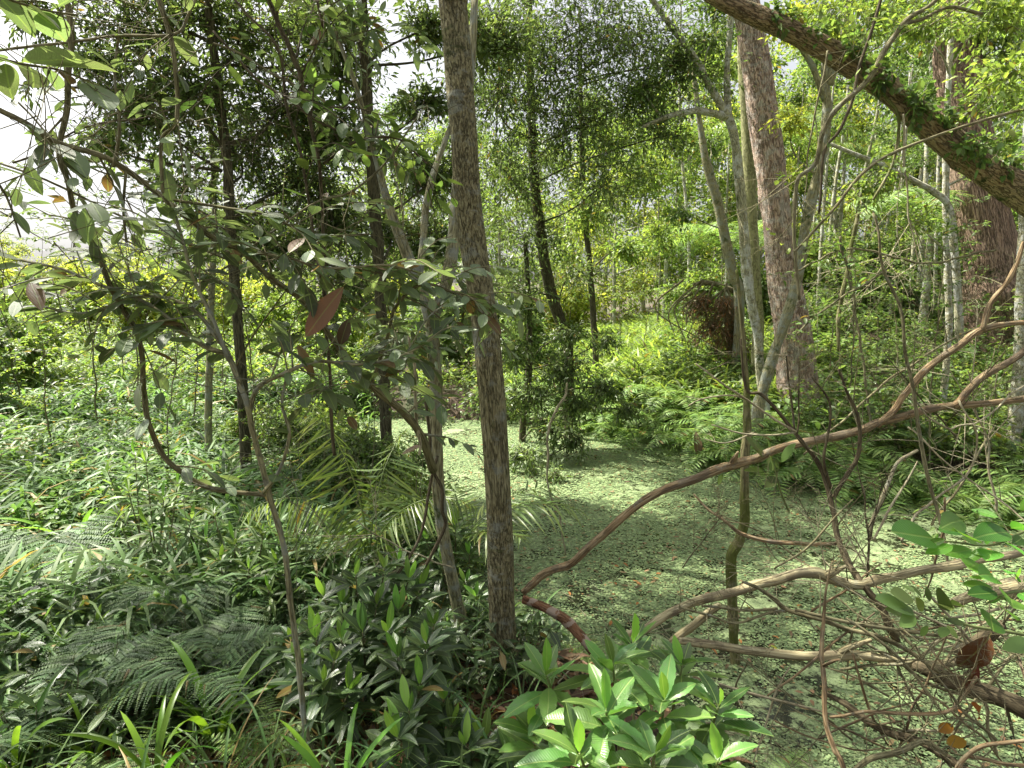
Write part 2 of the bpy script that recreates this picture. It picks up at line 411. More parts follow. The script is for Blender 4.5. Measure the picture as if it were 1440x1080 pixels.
def bark_mat(name, c1, c2, c3, sc=14, stretch=0.18, bump=0.7, moss=0.0, mosscol=(0.075, 0.10, 0.03), lichen=0.0, lichcol=(0.34, 0.36, 0.30), rough=0.9, peel=0.0, dist=0.02, band=0.0, foot=0.0):
    if not name.startswith('paper'): c1, c2, c3 = [(a[0] * .97, a[1] * 1.04, a[2] * .84) for a in (c1, c2, c3)]
    m, nt = nodes(name); k = N_(nt)
    at = k.n('ShaderNodeAttribute', attribute_name='co3'); co = at.outputs['Vector']
    v = k.vmul(co, (1, 1, stretch)); n1 = k.noise(v, sc, 8, 0.7); n2 = k.noise(v, sc * 3.3, 5, 0.65); n3 = k.noise(co, 2.6, 4); n4 = k.noise(co, 11, 5, 0.7)
    n7 = k.noise(k.vmul(co, (1, 1, stretch * 0.6)), sc * 1.6, 3, 0.55)
    col = k.mix(k.ramp(n1.outputs['Fac'], 0.36, 0.62), c1, c2)
    col = k.mix(k.math('MULTIPLY', k.ramp(n2.outputs['Fac'], 0.45, 0.7), 0.75), col, c3)
    col = k.mix(k.math('MULTIPLY', k.ramp(n3.outputs['Fac'], 0.45, 0.65), 0.45), col, k.mix(0.6, c1, c3))
    crack = k.ramp(k.math('ABSOLUTE', k.math('SUBTRACT', n7.outputs['Fac'], 0.5)), 0.0, 0.055)
    col = k.mix(k.math('MULTIPLY', k.math('SUBTRACT', 1.0, crack), 0.75), col, tuple(0.28 * a for a in c1))
    if band > 0:
        sp = k.n('ShaderNodeSeparateXYZ'); k.l(co, sp.inputs[0])
        w = k.math('SINE', k.math('ADD', k.math('MULTIPLY', sp.outputs[2], 55.0), k.math('MULTIPLY', n4.outputs['Fac'], 9.0)))
        col = k.mix(k.math('MULTIPLY', k.ramp(w, 0.3, 0.6), band), col, (0.42, 0.34, 0.27))
    if lichen > 0:
        vv = k.n('ShaderNodeTexVoronoi'); k.l(co, vv.inputs['Vector']); vv.inputs['Scale'].default_value = 26
        n5 = k.noise(co, 7, 6, 0.75)
        col = k.mix(k.math('MULTIPLY', k.ramp(n5.outputs['Fac'], 0.62 - 0.18 * lichen, 0.72 - 0.18 * lichen), min(1, lichen + 0.3)), col, k.mix(k.ramp(n2.outputs['Fac'], 0.3, 0.7), lichcol, tuple(0.55 * a for a in lichcol)))
    if peel > 0:
        n8 = k.noise(k.vmul(co, (1, 1, 0.45)), 9, 7, 0.7)
        col = k.mix(k.math('MULTIPLY', k.ramp(n8.outputs['Fac'], 0.53, 0.56), peel), col, k.mix(k.ramp(n2.outputs['Fac'], 0.35, 0.65), (0.07, 0.05, 0.035), (0.17, 0.14, 0.10)))
    if foot > 0:
        sz = k.n('ShaderNodeSeparateXYZ'); k.l(co, sz.inputs[0]); nf_ = k.noise(co, 9, 7, 0.7)
        fm = k.ramp(k.math('SUBTRACT', k.math('MULTIPLY', nf_.outputs['Fac'], foot * 2.2), sz.outputs[2]), 0.0, 0.25 * foot)
        col = k.mix(fm, col, k.mix(k.ramp(n2.outputs['Fac'], 0.3, 0.7), (0.10, 0.115, 0.03), (0.035, 0.035, 0.015)))
    if moss > 0:
        n6 = k.noise(co, 3.2, 8, 0.75)
        col = k.mix(k.ramp(n6.outputs['Fac'], 0.64 - 0.22 * moss, 0.72 - 0.2 * moss), col, k.mix(k.ramp(n2.outputs['Fac'], 0.3, 0.7), mosscol, tuple(0.5 * a for a in mosscol)))
    pr = k.n('ShaderNodeBsdfPrincipled'); k.l(col, pr.inputs['Base Color']); pr.inputs['Roughness'].default_value = rough; pr.inputs['Specular IOR Level'].default_value = 0.25
    bm = k.n('ShaderNodeBump'); bm.inputs['Strength'].default_value = bump; bm.inputs['Distance'].default_value = dist
    hgt = k.math('ADD', k.math('MULTIPLY', crack, 0.7), k.math('ADD', n1.outputs['Fac'], k.math('MULTIPLY', n2.outputs['Fac'], 0.6)))
    k.l(hgt, bm.inputs['Height']); k.l(bm.outputs[0], pr.inputs['Normal'])
    o = k.n('ShaderNodeOutputMaterial'); k.l(pr.outputs[0], o.inputs[0])
    return m

def plain_mat(name, c, rough=0.7, noise=8.0, var=0.5):
    m, nt = nodes(name); k = N_(nt); g = k.n('ShaderNodeNewGeometry'); n = k.noise(g.outputs['Position'], noise, 5)
    pr = k.n('ShaderNodeBsdfPrincipled'); k.l(k.mix(k.ramp(n.outputs['Fac'], 0.3, 0.7), tuple(a * (1 - var) for a in c), c), pr.inputs['Base Color']); pr.inputs['Roughness'].default_value = rough
    o = k.n('ShaderNodeOutputMaterial'); k.l(pr.outputs[0], o.inputs[0]); return m

M = {}
M['leaf_dark'] = leaf_mat('leaf_dark', (0.1, 0.15, 0.06), (0.175, 0.24, 0.09), tr=0.45, rough=0.40, sat=1.0)
M['leaf_mid'] = leaf_mat('leaf_mid', (0.09, 0.155, 0.045), (0.16, 0.24, 0.07), tr=0.42, rough=0.45, sat=1.0)
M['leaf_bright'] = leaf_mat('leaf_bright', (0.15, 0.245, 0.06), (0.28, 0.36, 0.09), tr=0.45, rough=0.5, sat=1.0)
M['leaf_yellow'] = leaf_mat('leaf_yellow', (0.27, 0.35, 0.075), (0.42, 0.45, 0.11), tr=0.5, rough=0.5, sat=1.05)
M['leaf_dusty'] = leaf_mat('leaf_dusty', (0.105, 0.16, 0.07), (0.175, 0.24, 0.11), tr=0.38, rough=0.46, spec=0.6, vein=0.5, dirt=0.5, c3=(0.16, 0.09, 0.04), dead=0.04, sat=0.9)
M['leaf_glossy'] = leaf_mat('leaf_glossy', (0.055, 0.1, 0.035), (0.09, 0.15, 0.05), tr=0.22, rough=0.30, spec=0.55, vein=0.5, dead=0.02, sat=1.0)
M['leaf_shrub'] = leaf_mat('leaf_shrub', (0.09, 0.19, 0.055), (0.155, 0.28, 0.08), dirt=0.35, tr=0.30, rough=0.30, spec=0.6, vein=0.8, dead=0.0, sat=1.08)
M['leaf_young'] = leaf_mat('leaf_young', (0.19, 0.338, 0.094), (0.26, 0.414, 0.119), tr=0.42, rough=0.35, vein=0.6, dead=0.0, sat=1.15)
M['leaf_round'] = leaf_mat('leaf_round', (0.14, 0.301, 0.092), (0.2, 0.357, 0.118), tr=0.40, rough=0.36, vein=0.5, dead=0.0, sat=1.25)
M['grass'] = leaf_mat('grass', (0.1, 0.179, 0.067), (0.17, 0.273, 0.095), tr=0.38, rough=0.5, spec=0.35, c3=(0.3, 0.22, 0.08), dead=0.05, sat=1.05)
M['fern'] = leaf_mat('fern', spec=0.25, c1=(0.1, 0.179, 0.072), c2=(0.16, 0.244, 0.108), tr=0.35, rough=0.5, c3=(0.14, 0.11, 0.045), dead=0.03, sat=1.0)
M['fern_bright'] = leaf_mat('fern_bright', (0.17, 0.273, 0.087), (0.25, 0.357, 0.118), tr=0.42, rough=0.5, dead=0.03, sat=1.05)
M['palm'] = leaf_mat('palm', (0.15, 0.24, 0.07), (0.25, 0.33, 0.1), tr=0.38, rough=0.34, spec=0.6, dead=0.02, sat=1.0)
M['palm_yellow'] = leaf_mat('palm_yellow', (0.2, 0.3, 0.07), (0.3, 0.37, 0.1), tr=0.42, rough=0.4, dead=0.02, sat=1.0)
M['dead_leaf'] = leaf_mat('dead_leaf', (0.13, 0.08, 0.045), (0.27, 0.185, 0.115), tr=0.15, rough=0.6, vein=0.3, dead=0.1, c3=(0.35, 0.14, 0.04), tcol=(1.6, 1.1, 0.6))
M['orange_leaf'] = leaf_mat('orange_leaf', (0.34, 0.13, 0.03), (0.45, 0.26, 0.05), tr=0.2, rough=0.45, dead=0, tcol=(1.3, 1.0, 0.6))
M['russet_leaf'] = leaf_mat('russet_leaf', (0.11, 0.045, 0.03), (0.15, 0.065, 0.04), dirt=0.7, tr=0.05, rough=0.33, dead=0, tcol=(1.5, 0.9, 0.6), vein=0.3)
M['pad'] = leaf_mat('pad', (0.165, 0.245, 0.105), (0.27, 0.355, 0.16), tr=0.12, rough=0.5, c3=(0.26, 0.17, 0.07), dead=0.03, sat=1.0)
M['bark_main'] = bark_mat('bark_main', (0.105, 0.082, 0.05), (0.225, 0.18, 0.115), (0.47, 0.42, 0.31), sc=44, stretch=0.22, foot=0.45, moss=0.4, lichen=0.5, bump=0.9, dist=0.012)
M['bark_dark'] = bark_mat('bark_dark', (0.045, 0.036, 0.025), (0.085, 0.07, 0.047), (0.17, 0.15, 0.11), sc=24, moss=0.2, lichen=0.1)
M['bark_lichen'] = bark_mat('bark_lichen', (0.17, 0.14, 0.09), (0.31, 0.265, 0.18), (0.50, 0.46, 0.35), sc=40, moss=0.35, lichen=0.75, dist=0.008)
M['bark_pale'] = bark_mat('bark_pale', (0.22, 0.185, 0.13), (0.44, 0.39, 0.31), (0.66, 0.62, 0.54), sc=20, stretch=0.7, moss=0.25, lichen=0.8, lichcol=(0.70, 0.71, 0.65))
M['paperbark'] = bark_mat('paperbark', (0.42, 0.26, 0.18), (0.68, 0.49, 0.38), (0.84, 0.71, 0.60), sc=20, stretch=0.22, foot=0.8, peel=0.35, moss=0.05, lichen=0.75, lichcol=(0.86, 0.76, 0.67), bump=1.0, dist=0.05)
M['paperbark_brown'] = bark_mat('paperbark_brown', (0.24, 0.15, 0.10), (0.40, 0.27, 0.19), (0.56, 0.43, 0.33), sc=18, stretch=0.22, foot=1.2, peel=0.35, moss=0.3, bump=1.0, dist=0.05)
M['bark_lean'] = bark_mat('bark_lean', (0.22, 0.13, 0.09), (0.38, 0.255, 0.18), (0.52, 0.42, 0.33), sc=26, stretch=0.25, moss=0.42, bump=1.0, dist=0.03)
M['bark_olive'] = bark_mat('bark_olive', (0.20, 0.19, 0.10), (0.30, 0.28, 0.16), (0.36, 0.34, 0.24), sc=10, stretch=0.6, bump=0.3)
M['deadwood'] = bark_mat('deadwood', (0.165, 0.095, 0.058), (0.31, 0.20, 0.13), (0.47, 0.38, 0.29), peel=0.7, moss=0.12, sc=36, stretch=0.10, lichen=0.25, bump=0.6, dist=0.008)
M['deadwood_pale'] = bark_mat('deadwood_pale', (0.23, 0.175, 0.115), (0.40, 0.325, 0.225), (0.55, 0.49, 0.39), peel=0.6, moss=0.1, sc=34, stretch=0.08, lichen=0.1, bump=0.5, dist=0.006)
M['deadwood_band'] = bark_mat('deadwood_band', (0.17, 0.07, 0.045), (0.24, 0.11, 0.07), (0.32, 0.20, 0.14), sc=30, stretch=0.3, band=0.8, bump=0.5, dist=0.006)
M['twig'] = bark_mat('twig', (0.10, 0.08, 0.048), (0.19, 0.155, 0.098), (0.34, 0.31, 0.23), sc=60, stretch=0.2, lichen=0.3, bump=0.4, dist=0.003)
M['twig_pale'] = bark_mat('twig_pale', (0.24, 0.18, 0.13), (0.36, 0.30, 0.23), (0.50, 0.46, 0.40), sc=60, stretch=0.2, lichen=0.3, bump=0.4, dist=0.003)
M['twig_dark'] = bark_mat('twig_dark', (0.055, 0.04, 0.028), (0.10, 0.074, 0.05), (0.19, 0.15, 0.11), sc=50, stretch=0.2, lichen=0.15, bump=0.4, dist=0.004)
M['stem_green'] = plain_mat('stem_green', (0.16, 0.20, 0.06), 0.5, 20)
M['stem_mossy'] = bark_mat('stem_mossy', (0.12, 0.09, 0.05), (0.22, 0.19, 0.11), (0.32, 0.29, 0.2), sc=28, moss=0.9, mosscol=(0.13, 0.15, 0.035), lichen=0.3, dist=0.008)
# ================================================================== SETTING
def build_ground():
    n = 420
    u = np.linspace(-1, 1, n)
    k = 5.2
    gx = np.sinh(u * k) / math.sinh(k) * 160
    gy = np.sinh(u * k) / math.sinh(k) * 160 + 6
    X, Y = np.meshgrid(gx, gy)
    Z = h(X, Y) + 0.02 * np.sin(X * 11 + Y * 3) * np.sin(Y * 9 - X * 4)
    mb = MB()
    v = np.stack([X, Y, Z], -1).reshape(-1, 3)
    i = np.arange(n - 1)[:, None] * n; j = np.arange(n - 1)[None]
    q = np.stack([i + j, i + j + 1, i + n + j + 1, i + n + j], -1).reshape(-1, 4)
    mb.add(v, q)
    m, nt = nodes('soil'); k = N_(nt); g = k.n('ShaderNodeNewGeometry')
    n1 = k.noise(g.outputs['Position'], 5, 8, 0.7); n2 = k.noise(g.outputs['Position'], 38, 5, 0.7); n3 = k.noise(g.outputs['Position'], 0.8, 3)
    col = k.mix(k.ramp(n1.outputs['Fac'], 0.35, 0.65), (0.04, 0.028, 0.018), (0.095, 0.065, 0.042))
    col = k.mix(k.ramp(n2.outputs['Fac'], 0.52, 0.68), col, (0.21, 0.13, 0.085))
    col = k.mix(k.math('MULTIPLY', k.ramp(n3.outputs['Fac'], 0.45, 0.6), 0.7), col, (0.05, 0.085, 0.025))
    pr = k.n('ShaderNodeBsdfPrincipled'); k.l(col, pr.inputs['Base Color']); pr.inputs['Roughness'].default_value = 0.9
    bm = k.n('ShaderNodeBump'); bm.inputs['Distance'].default_value = 0.03; k.l(k.math('ADD', n1.outputs['Fac'], n2.outputs['Fac']), bm.inputs['Height']); k.l(bm.outputs[0], pr.inputs['Normal'])
    o = k.n('ShaderNodeOutputMaterial'); k.l(pr.outputs[0], o.inputs[0])
    tag(mb.build('ground', m), kind='structure')
build_ground()

def build_water():
    mb = MB()
    c = POND.mean(0)
    x0, y0 = POND.min(0) - 1.5; x1, y1 = POND.max(0) + 1.5
    n = 60
    X, Y = np.meshgrid(np.linspace(x0, x1, n), np.linspace(y0, y1, n))
    v = np.stack([X, Y, np.full_like(X, WL)], -1).reshape(-1, 3)
    i = np.arange(n - 1)[:, None] * n; j = np.arange(n - 1)[None]
    q = np.stack([i + j, i + j + 1, i + n + j + 1, i + n + j], -1).reshape(-1, 4)
    cen = v[q].mean(1); keep = sdf(cen[:, 0], cen[:, 1]) < 0.9
    mb.add(v, q[keep])
    m, nt = nodes('pond_surface'); k = N_(nt); g = k.n('ShaderNodeNewGeometry')
    nb = k.noise(g.outputs['Position'], 3.0, 5, 0.65); nf = k.noise(g.outputs['Position'], 34, 4, 0.7); nm = k.noise(g.outputs['Position'], 11, 5, 0.7)
    vo = k.n('ShaderNodeTexVoronoi'); k.l(g.outputs['Position'], vo.inputs['Vector']); vo.inputs['Scale'].default_value = 55
    s = k.math('ADD', k.math('MULTIPLY', nb.outputs['Fac'], 0.55), k.math('ADD', k.math('MULTIPLY', nf.outputs['Fac'], 0.35), k.math('MULTIPLY', nm.outputs['Fac'], 0.45)))
    mask = k.ramp(s, 0.63, 0.70)
    green = k.mix(vo.outputs['Distance'], (0.20, 0.27, 0.12), (0.30, 0.37, 0.18))
    green = k.mix(k.ramp(nm.outputs['Fac'], 0.4, 0.6), green, (0.20, 0.26, 0.12))
    p1_ = k.n('ShaderNodeBsdfPrincipled'); k.l(green, p1_.inputs['Base Color']); p1_.inputs['Roughness'].default_value = 0.55
    bm = k.n('ShaderNodeBump'); bm.inputs['Distance'].default_value = 0.006; k.l(vo.outputs['Distance'], bm.inputs['Height']); k.l(bm.outputs[0], p1_.inputs['Normal'])
    p2_ = k.n('ShaderNodeBsdfPrincipled'); p2_.inputs['Base Color'].default_value = (0.018, 0.020, 0.010, 1); p2_.inputs['Roughness'].default_value = 0.12; p2_.inputs['IOR'].default_value = 1.33
    mx = k.n('ShaderNodeMixShader'); k.l(mask, mx.inputs[0]); k.l(p2_.outputs[0], mx.inputs[1]); k.l(p1_.outputs[0], mx.inputs[2])
    o = k.n('ShaderNodeOutputMaterial'); k.l(mx.outputs[0], o.inputs[0])
    tag(mb.build('pond_water', m), kind='structure')
build_water()

# ---------------- area sampling on the ground, denser close to the camera
def field(N, a0, a1, r0, r1, power=0.0, seed=None):
    """points in a sector seen from the path; power 0 = even per area, 1 = ~1/r, 2 = ~1/r^2"""
    rg = np.random.default_rng(seed if seed is not None else R.integers(1e9))
    u = rg.random(N); e = 2 - power
    r = (r0 ** e + u * (r1 ** e - r0 ** e)) ** (1 / e) if abs(e) > 1e-6 else r0 * (r1 / r0) ** u
    a = np.radians(a0 + (a1 - a0) * rg.random(N))
    return np.stack([r * np.sin(a), r * np.cos(a)], 1)
def onland(xy, d0=0.15):
    return xy[sdf(xy[:, 0], xy[:, 1]) > d0]
def lift(xy, dz=0.0):
    return np.column_stack([xy, h(xy[:, 0], xy[:, 1]) + dz])
def snoise(x, y, s=1.0, k=0):
    return 0.5 + 0.25 * (np.sin(x * s * 1.7 + k) * np.sin(y * s * 1.3 + k * 2) + np.sin(x * s * 0.7 - y * s * 1.1 + k * 3) + 0.5 * np.sin(x * s * 3.1 + y * s * 2.3 + k))

# duckweed: small floating leaves
def duckweed():
    mb = MB()
    xy = field(430000, -42, 52, 2.6, 13, 1.0)
    d = sdf(xy[:, 0], xy[:, 1]); xy = xy[d < 0.5]
    den = snoise(xy[:, 0], xy[:, 1], 1.3, 1) * 0.5 + snoise(xy[:, 0], xy[:, 1], 5.5, 2) * 0.5
    thr = 0.42 + 0.30 * sst(2.5, 5.0, xy[:, 0]) * sst(4.8, 6.2, xy[:, 1])
    xy = xy[den + 0.35 * (R.random(len(xy)) - 0.5) > thr * 0.85]
    N = len(xy); r = np.hypot(xy[:, 0], xy[:, 1])
    sz = (0.0045 + 0.0010 * r) * (0.6 + 0.8 * R.random(N))
    th = R.random(N) * 6.28
    ang = th[:, None] + np.array([0, 1.25, 2.5, 3.8, 5.1])[None]
    rad = sz[:, None] * (0.75 + 0.4 * R.random((N, 5)))
    v = np.zeros((N, 5, 3)); v[..., 0] = xy[:, 0:1] + np.cos(ang) * rad; v[..., 1] = xy[:, 1:2] + np.sin(ang) * rad
    v[..., 2] = WL + 0.004 + 0.006 * R.random((N, 1)) + (R.random((N, 5)) - 0.5) * 0.004
    c = np.zeros(v.shape); c[..., 2] = R.random((N, 1)); c[..., 0] = 0.5
    o = (np.arange(N) * 5)[:, None]
    mb.add(v.reshape(-1, 3), np.stack([o + 0, o + 1, o + 2, o + 3], -1).reshape(-1, 4), np.stack([o + 0, o + 3, o + 4], -1).reshape(-1, 3), c.reshape(-1, 3))
    tag(mb.build('duckweed', M['pad'], smooth=False), kind='stuff')
duckweed()

# leaf litter on the near banks
def litter():
    mb = MB()
    xy = onland(field(26000, -60, 60, 1.0, 6.0, 1.0), 0.0)
    p = lift(xy, 0.012) + np.array([0, 0, 0.02]) * R.random((len(xy), 1))
    scatL(mb, T3, p, rdir(len(p), -0.25, 0.35), np.array([0, 0, 1.0]) + rdir(len(p)) * 0.6, 0.05 + 0.07 * R.random(len(p)), 0.012 + 0.012 * R.random(len(p)))
    # on the water near the right bank
    xy = field(900, -5, 45, 2.4, 11, 0.6); xy = xy[sdf(xy[:, 0], xy[:, 1]) < 0]
    p = np.column_stack([xy, np.full(len(xy), WL + 0.02)])
    scatL(mb, T3, p, rdir(len(p), -0.05, 0.1), np.array([0, 0, 1.0]) + rdir(len(p)) * 0.2, 0.04 + 0.04 * R.random(len(p)), 0.012)
    tag(mb.build('leaf_litter', M['dead_leaf']), kind='stuff')
    mb = MB()
    xy = onland(field(2600, -60, 60, 1.0, 7, 1.0), -0.4); n = len(xy); a = R.random(n) * 6.28; L = 0.06 + 0.25 * R.random(n)
    p = lift(xy, 0.03); p[:, 2] = np.maximum(p[:, 2], WL + 0.015)
    e = p + np.stack([np.cos(a) * L, np.sin(a) * L, (R.random(n) - 0.4) * 0.06], 1)
    thin(mb, p, (p + e) / 2 + rdir(n) * 0.02, e, 0.002 + 0.003 * R.random(n), 0.001)
    tag(mb.build('twig_litter', M['twig_pale']), kind='stuff')
litter()

def grass():
    mb = MB()
    # broad arching blades over the left meadow
    xy = onland(field(54000, -55, -13, 3.8, 24, 0.9), 0.1)
    r = np.hypot(xy[:, 0], xy[:, 1]); n = len(xy); p = lift(xy)
    keep = (snoise(xy[:, 0], xy[:, 1], 2.3, 9) + .3 * R.random(n)) > .42; xy = xy[keep]; r = r[keep]; p = p[keep]; n = len(xy)
    sc = 0.8 + 0.5 * snoise(xy[:, 0], xy[:, 1], 1.1, 4)
    blades(mb, p, R.random(n) * 6.28, (0.34 + 0.38 * R.random(n)) * sc, 0.014 + 0.0016 * r + 0.012 * R.random(n), np.radians(62 + 28 * R.random(n)), np.radians(-70 + 75 * R.random(n)), K=6)
    tag(mb.build('grass', M['grass']), kind='stuff')
    mb = MB()
    xy = onland(field(1700, -50, 2, 1.6, 4.0, 1.2), 0.2); n = len(xy)
    blades(mb, lift(xy), R.random(n) * 6.28, 0.18 + 0.3 * R.random(n), 0.006 + 0.008 * R.random(n), np.radians(60 + 28 * R.random(n)), np.radians(-60 + 80 * R.random(n)), K=7, cup=0.3)
    tag(mb.build('thin_grass', M['grass']), kind='stuff')
    # sunlit far meadow and far bank
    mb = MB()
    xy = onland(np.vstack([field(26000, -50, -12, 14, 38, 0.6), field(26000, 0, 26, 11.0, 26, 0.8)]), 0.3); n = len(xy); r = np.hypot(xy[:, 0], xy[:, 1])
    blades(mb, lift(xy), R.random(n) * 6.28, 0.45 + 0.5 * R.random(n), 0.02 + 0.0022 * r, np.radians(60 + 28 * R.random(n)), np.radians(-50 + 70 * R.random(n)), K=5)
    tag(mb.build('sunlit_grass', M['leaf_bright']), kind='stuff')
grass()

def herbs(name, N, a0, a1, r0, r1, pw, mat, hmax, ll, lw, d0=0.15, T=None, grow=0.0, k=3, noise=1.2):
    """leafy ground cover: stalks with whorls of leaves"""
    mb = MB(); T = T or T3
    xy = onland(field(N, a0, a1, r0, r1, pw), d0); n = len(xy); r = np.hypot(xy[:, 0], xy[:, 1])
    base = lift(xy); hh = hmax * (0.25 + 0.75 * R.random(n)) * (0.45 + 1.1 * snoise(xy[:, 0], xy[:, 1], noise, k)) * np.minimum(1, 0.35 + sdf(xy[:, 0], xy[:, 1]) * 0.8)
    top = base + np.stack([(R.random(n) - 0.5) * 0.3, (R.random(n) - 0.5) * 0.3, hh], 1)
    thin(mb, base, (base + top) / 2, top, 0.003, 0.0015, K=3, m=1)
    q = 7
    t = 0.35 + 0.65 * R.random((n, q, 1)) ** 0.7
    p = base[:, None] + (top - base)[:, None] * t
    dr = rdir(n * q, -0.5, 0.7); up = np.array([0, 0, 1.0]) + rdir(n * q) * 0.5
    L = (ll * (0.5 + 0.9 * R.random((n, q))) * (1 + grow * r[:, None])).ravel()
    scatL(mb, T, p.reshape(-1, 3), dr, up, L, L * lw / ll)
    tag(mb.build(name, [mat, M['twig']]), kind='stuff')
herbs('undergrowth', 11000, 14, 52, 8.2, 26, 0.8, M['leaf_mid'], 0.7, 0.09, 0.023, grow=0.02, d0=.7)
herbs('ground_cover', 2500, -58, 3, 2.75, 5.2, 1.0, M['leaf_glossy'], 0.30, 0.085, 0.015, T=T3, d0=0.1, noise=2.6)
herbs('meadow_undergrowth', 3200, -52, -12, 5.5, 16, 0.8, M['leaf_mid'], 0.45, 0.09, 0.02, k=5)
herbs('pond_edge_plants', 1500, -28, 6, 9.0, 13, 0.5, M['leaf_mid'], 0.5, 0.09, 0.02, k=2, d0=.05)
herbs('bank_undergrowth', 3800, -14, 40, 9.6, 15, 0.5, M['leaf_bright'], 0.5, 0.10, 0.024, k=7, d0=.9)

# ================================================================== FOREST BEHIND
def forest_proto(name, hgt, crown_r, nclump, mat, bark, low=0.25, seed=1, ll=0.16, lw=0.045, lpt=16, ntw=36, droop=0.3):
    root = thing(name, 'x', 'tree', (0, 0, 0))
    b = MB(); l = MB()
    pts = [(0, 0, -0.2), (0.1, 0.05, hgt * 0.3), (-0.1, 0.1, hgt * 0.6), (0.1, 0, hgt * 0.95)]
    tube(b, pts, [0.11, 0.09, 0.06, 0.02], sides=8, step=0.4, flare=0.3)
    for i in range(nclump):
        z = hgt * (low + (1 - low) * (i + 0.5) / nclump); a = i * 2.4; rr = crown_r * (0.35 + 0.65 * R.random()) * math.sin(PI * (0.15 + 0.75 * (i + 0.5) / nclump))
        c = np.array([math.cos(a) * rr, math.sin(a) * rr, z]); bs = np.array([0, 0, z - 0.7])
        s = crown_r * (0.42 + 0.25 * R.random())
        clump(b, l, bs, c, (s, s, s * 0.7), ntw, lpt, ll, lw, r0=0.04, twr=0.008, spread=0.3, droop=droop)
    b.build('trunk', bark, root); l.build('crown', mat, root)
    return root
protos = [forest_proto('forest_tree', 9.5, 2.6, 15, M['leaf_bright'], M['bark_pale'], 0.12, ll=0.17),
          forest_proto('forest_tree', 11.5, 2.4, 15, M['leaf_mid'], M['bark_lichen'], 0.25, ll=0.15),
          forest_proto('forest_tree', 7.0, 2.6, 13, M['leaf_yellow'], M['bark_pale'], 0.05, ll=0.16),
          forest_proto('forest_tree', 12.5, 2.9, 16, M['leaf_mid'], M['bark_dark'], 0.35, ll=0.15)]
kinds = ['bright green leafy tree in the forest behind the pond', 'mid green tall tree in the forest behind the pond',
         'yellow green low tree at the sunny edge of the forest', 'dense dark crowned tall tree in the forest behind the pond']
GP = 'forest trees behind the pond and meadow'
used = set()
def put_forest(pxY):
    for (px, Y, kd, sc) in pxY:
        x = P(px, 430, Y)[0]; z = hz(x, Y) - 0.1
        if kd not in used:
            used.add(kd); o = protos[kd]; o.location = (x, Y, z); o.scale = (sc,) * 3; o.rotation_euler.z = R.random() * 6; o['label'] = kinds[kd]; o['group'] = GP
        else: o = dup(protos[kd], (x, Y, z), R.random() * 6.28, sc, kinds[kd], GP)
rows = []
# (photo x, distance, kind, scale): a broken belt of trees, lower on the sunny left where the sky opens
for px, Y, kd, sc in [(-330, 26, 2, .9), (-120, 30, 2, .62), (10, 34, 2, .60), (100, 31, 2, .55), (205, 33, 2, .66), (290, 26, 0, .62), (380, 30, 2, .75), (440, 22, 0, .75), (520, 27, 0, .85),
                      (600, 22, 0, .8), (660, 30, 1, .9), (705, 20, 0, .7), (760, 27, 0, .95), (815, 34, 1, 1.1), (860, 25, 2, 1.0), (905, 30, 0, 1.1), (960, 23, 0, 1.0), (1010, 30, 2, 1.3),
                      (1060, 22, 0, 1.0), (1110, 29, 1, 1.2), (1165, 23, 2, 1.1), (1210, 31, 0, 1.3), (1270, 24, 3, 1.1), (1320, 30, 2, 1.3), (1380, 22, 0, 1.1), (1440, 27, 1, 1.1), (1500, 19, 0, 1.0), (1600, 22, 3, 1.0),
                      (1750, 20, 1, .9), (-520, 22, 0, .8), (560, 38, 1, 1.2), (700, 40, 3, 1.3), (850, 42, 0, 1.5), (1000, 42, 1, 1.5), (1150, 42, 0, 1.5), (1300, 42, 1, 1.5), (1450, 40, 0, 1.4),
                      (330, 42, 2, .85), (170, 44, 2, .8), (30, 45, 2, .8), (-120, 42, 2, .9), (-300, 40, 1, .9)]:
    rows.append((px, Y, kd, sc))
put_forest(rows)
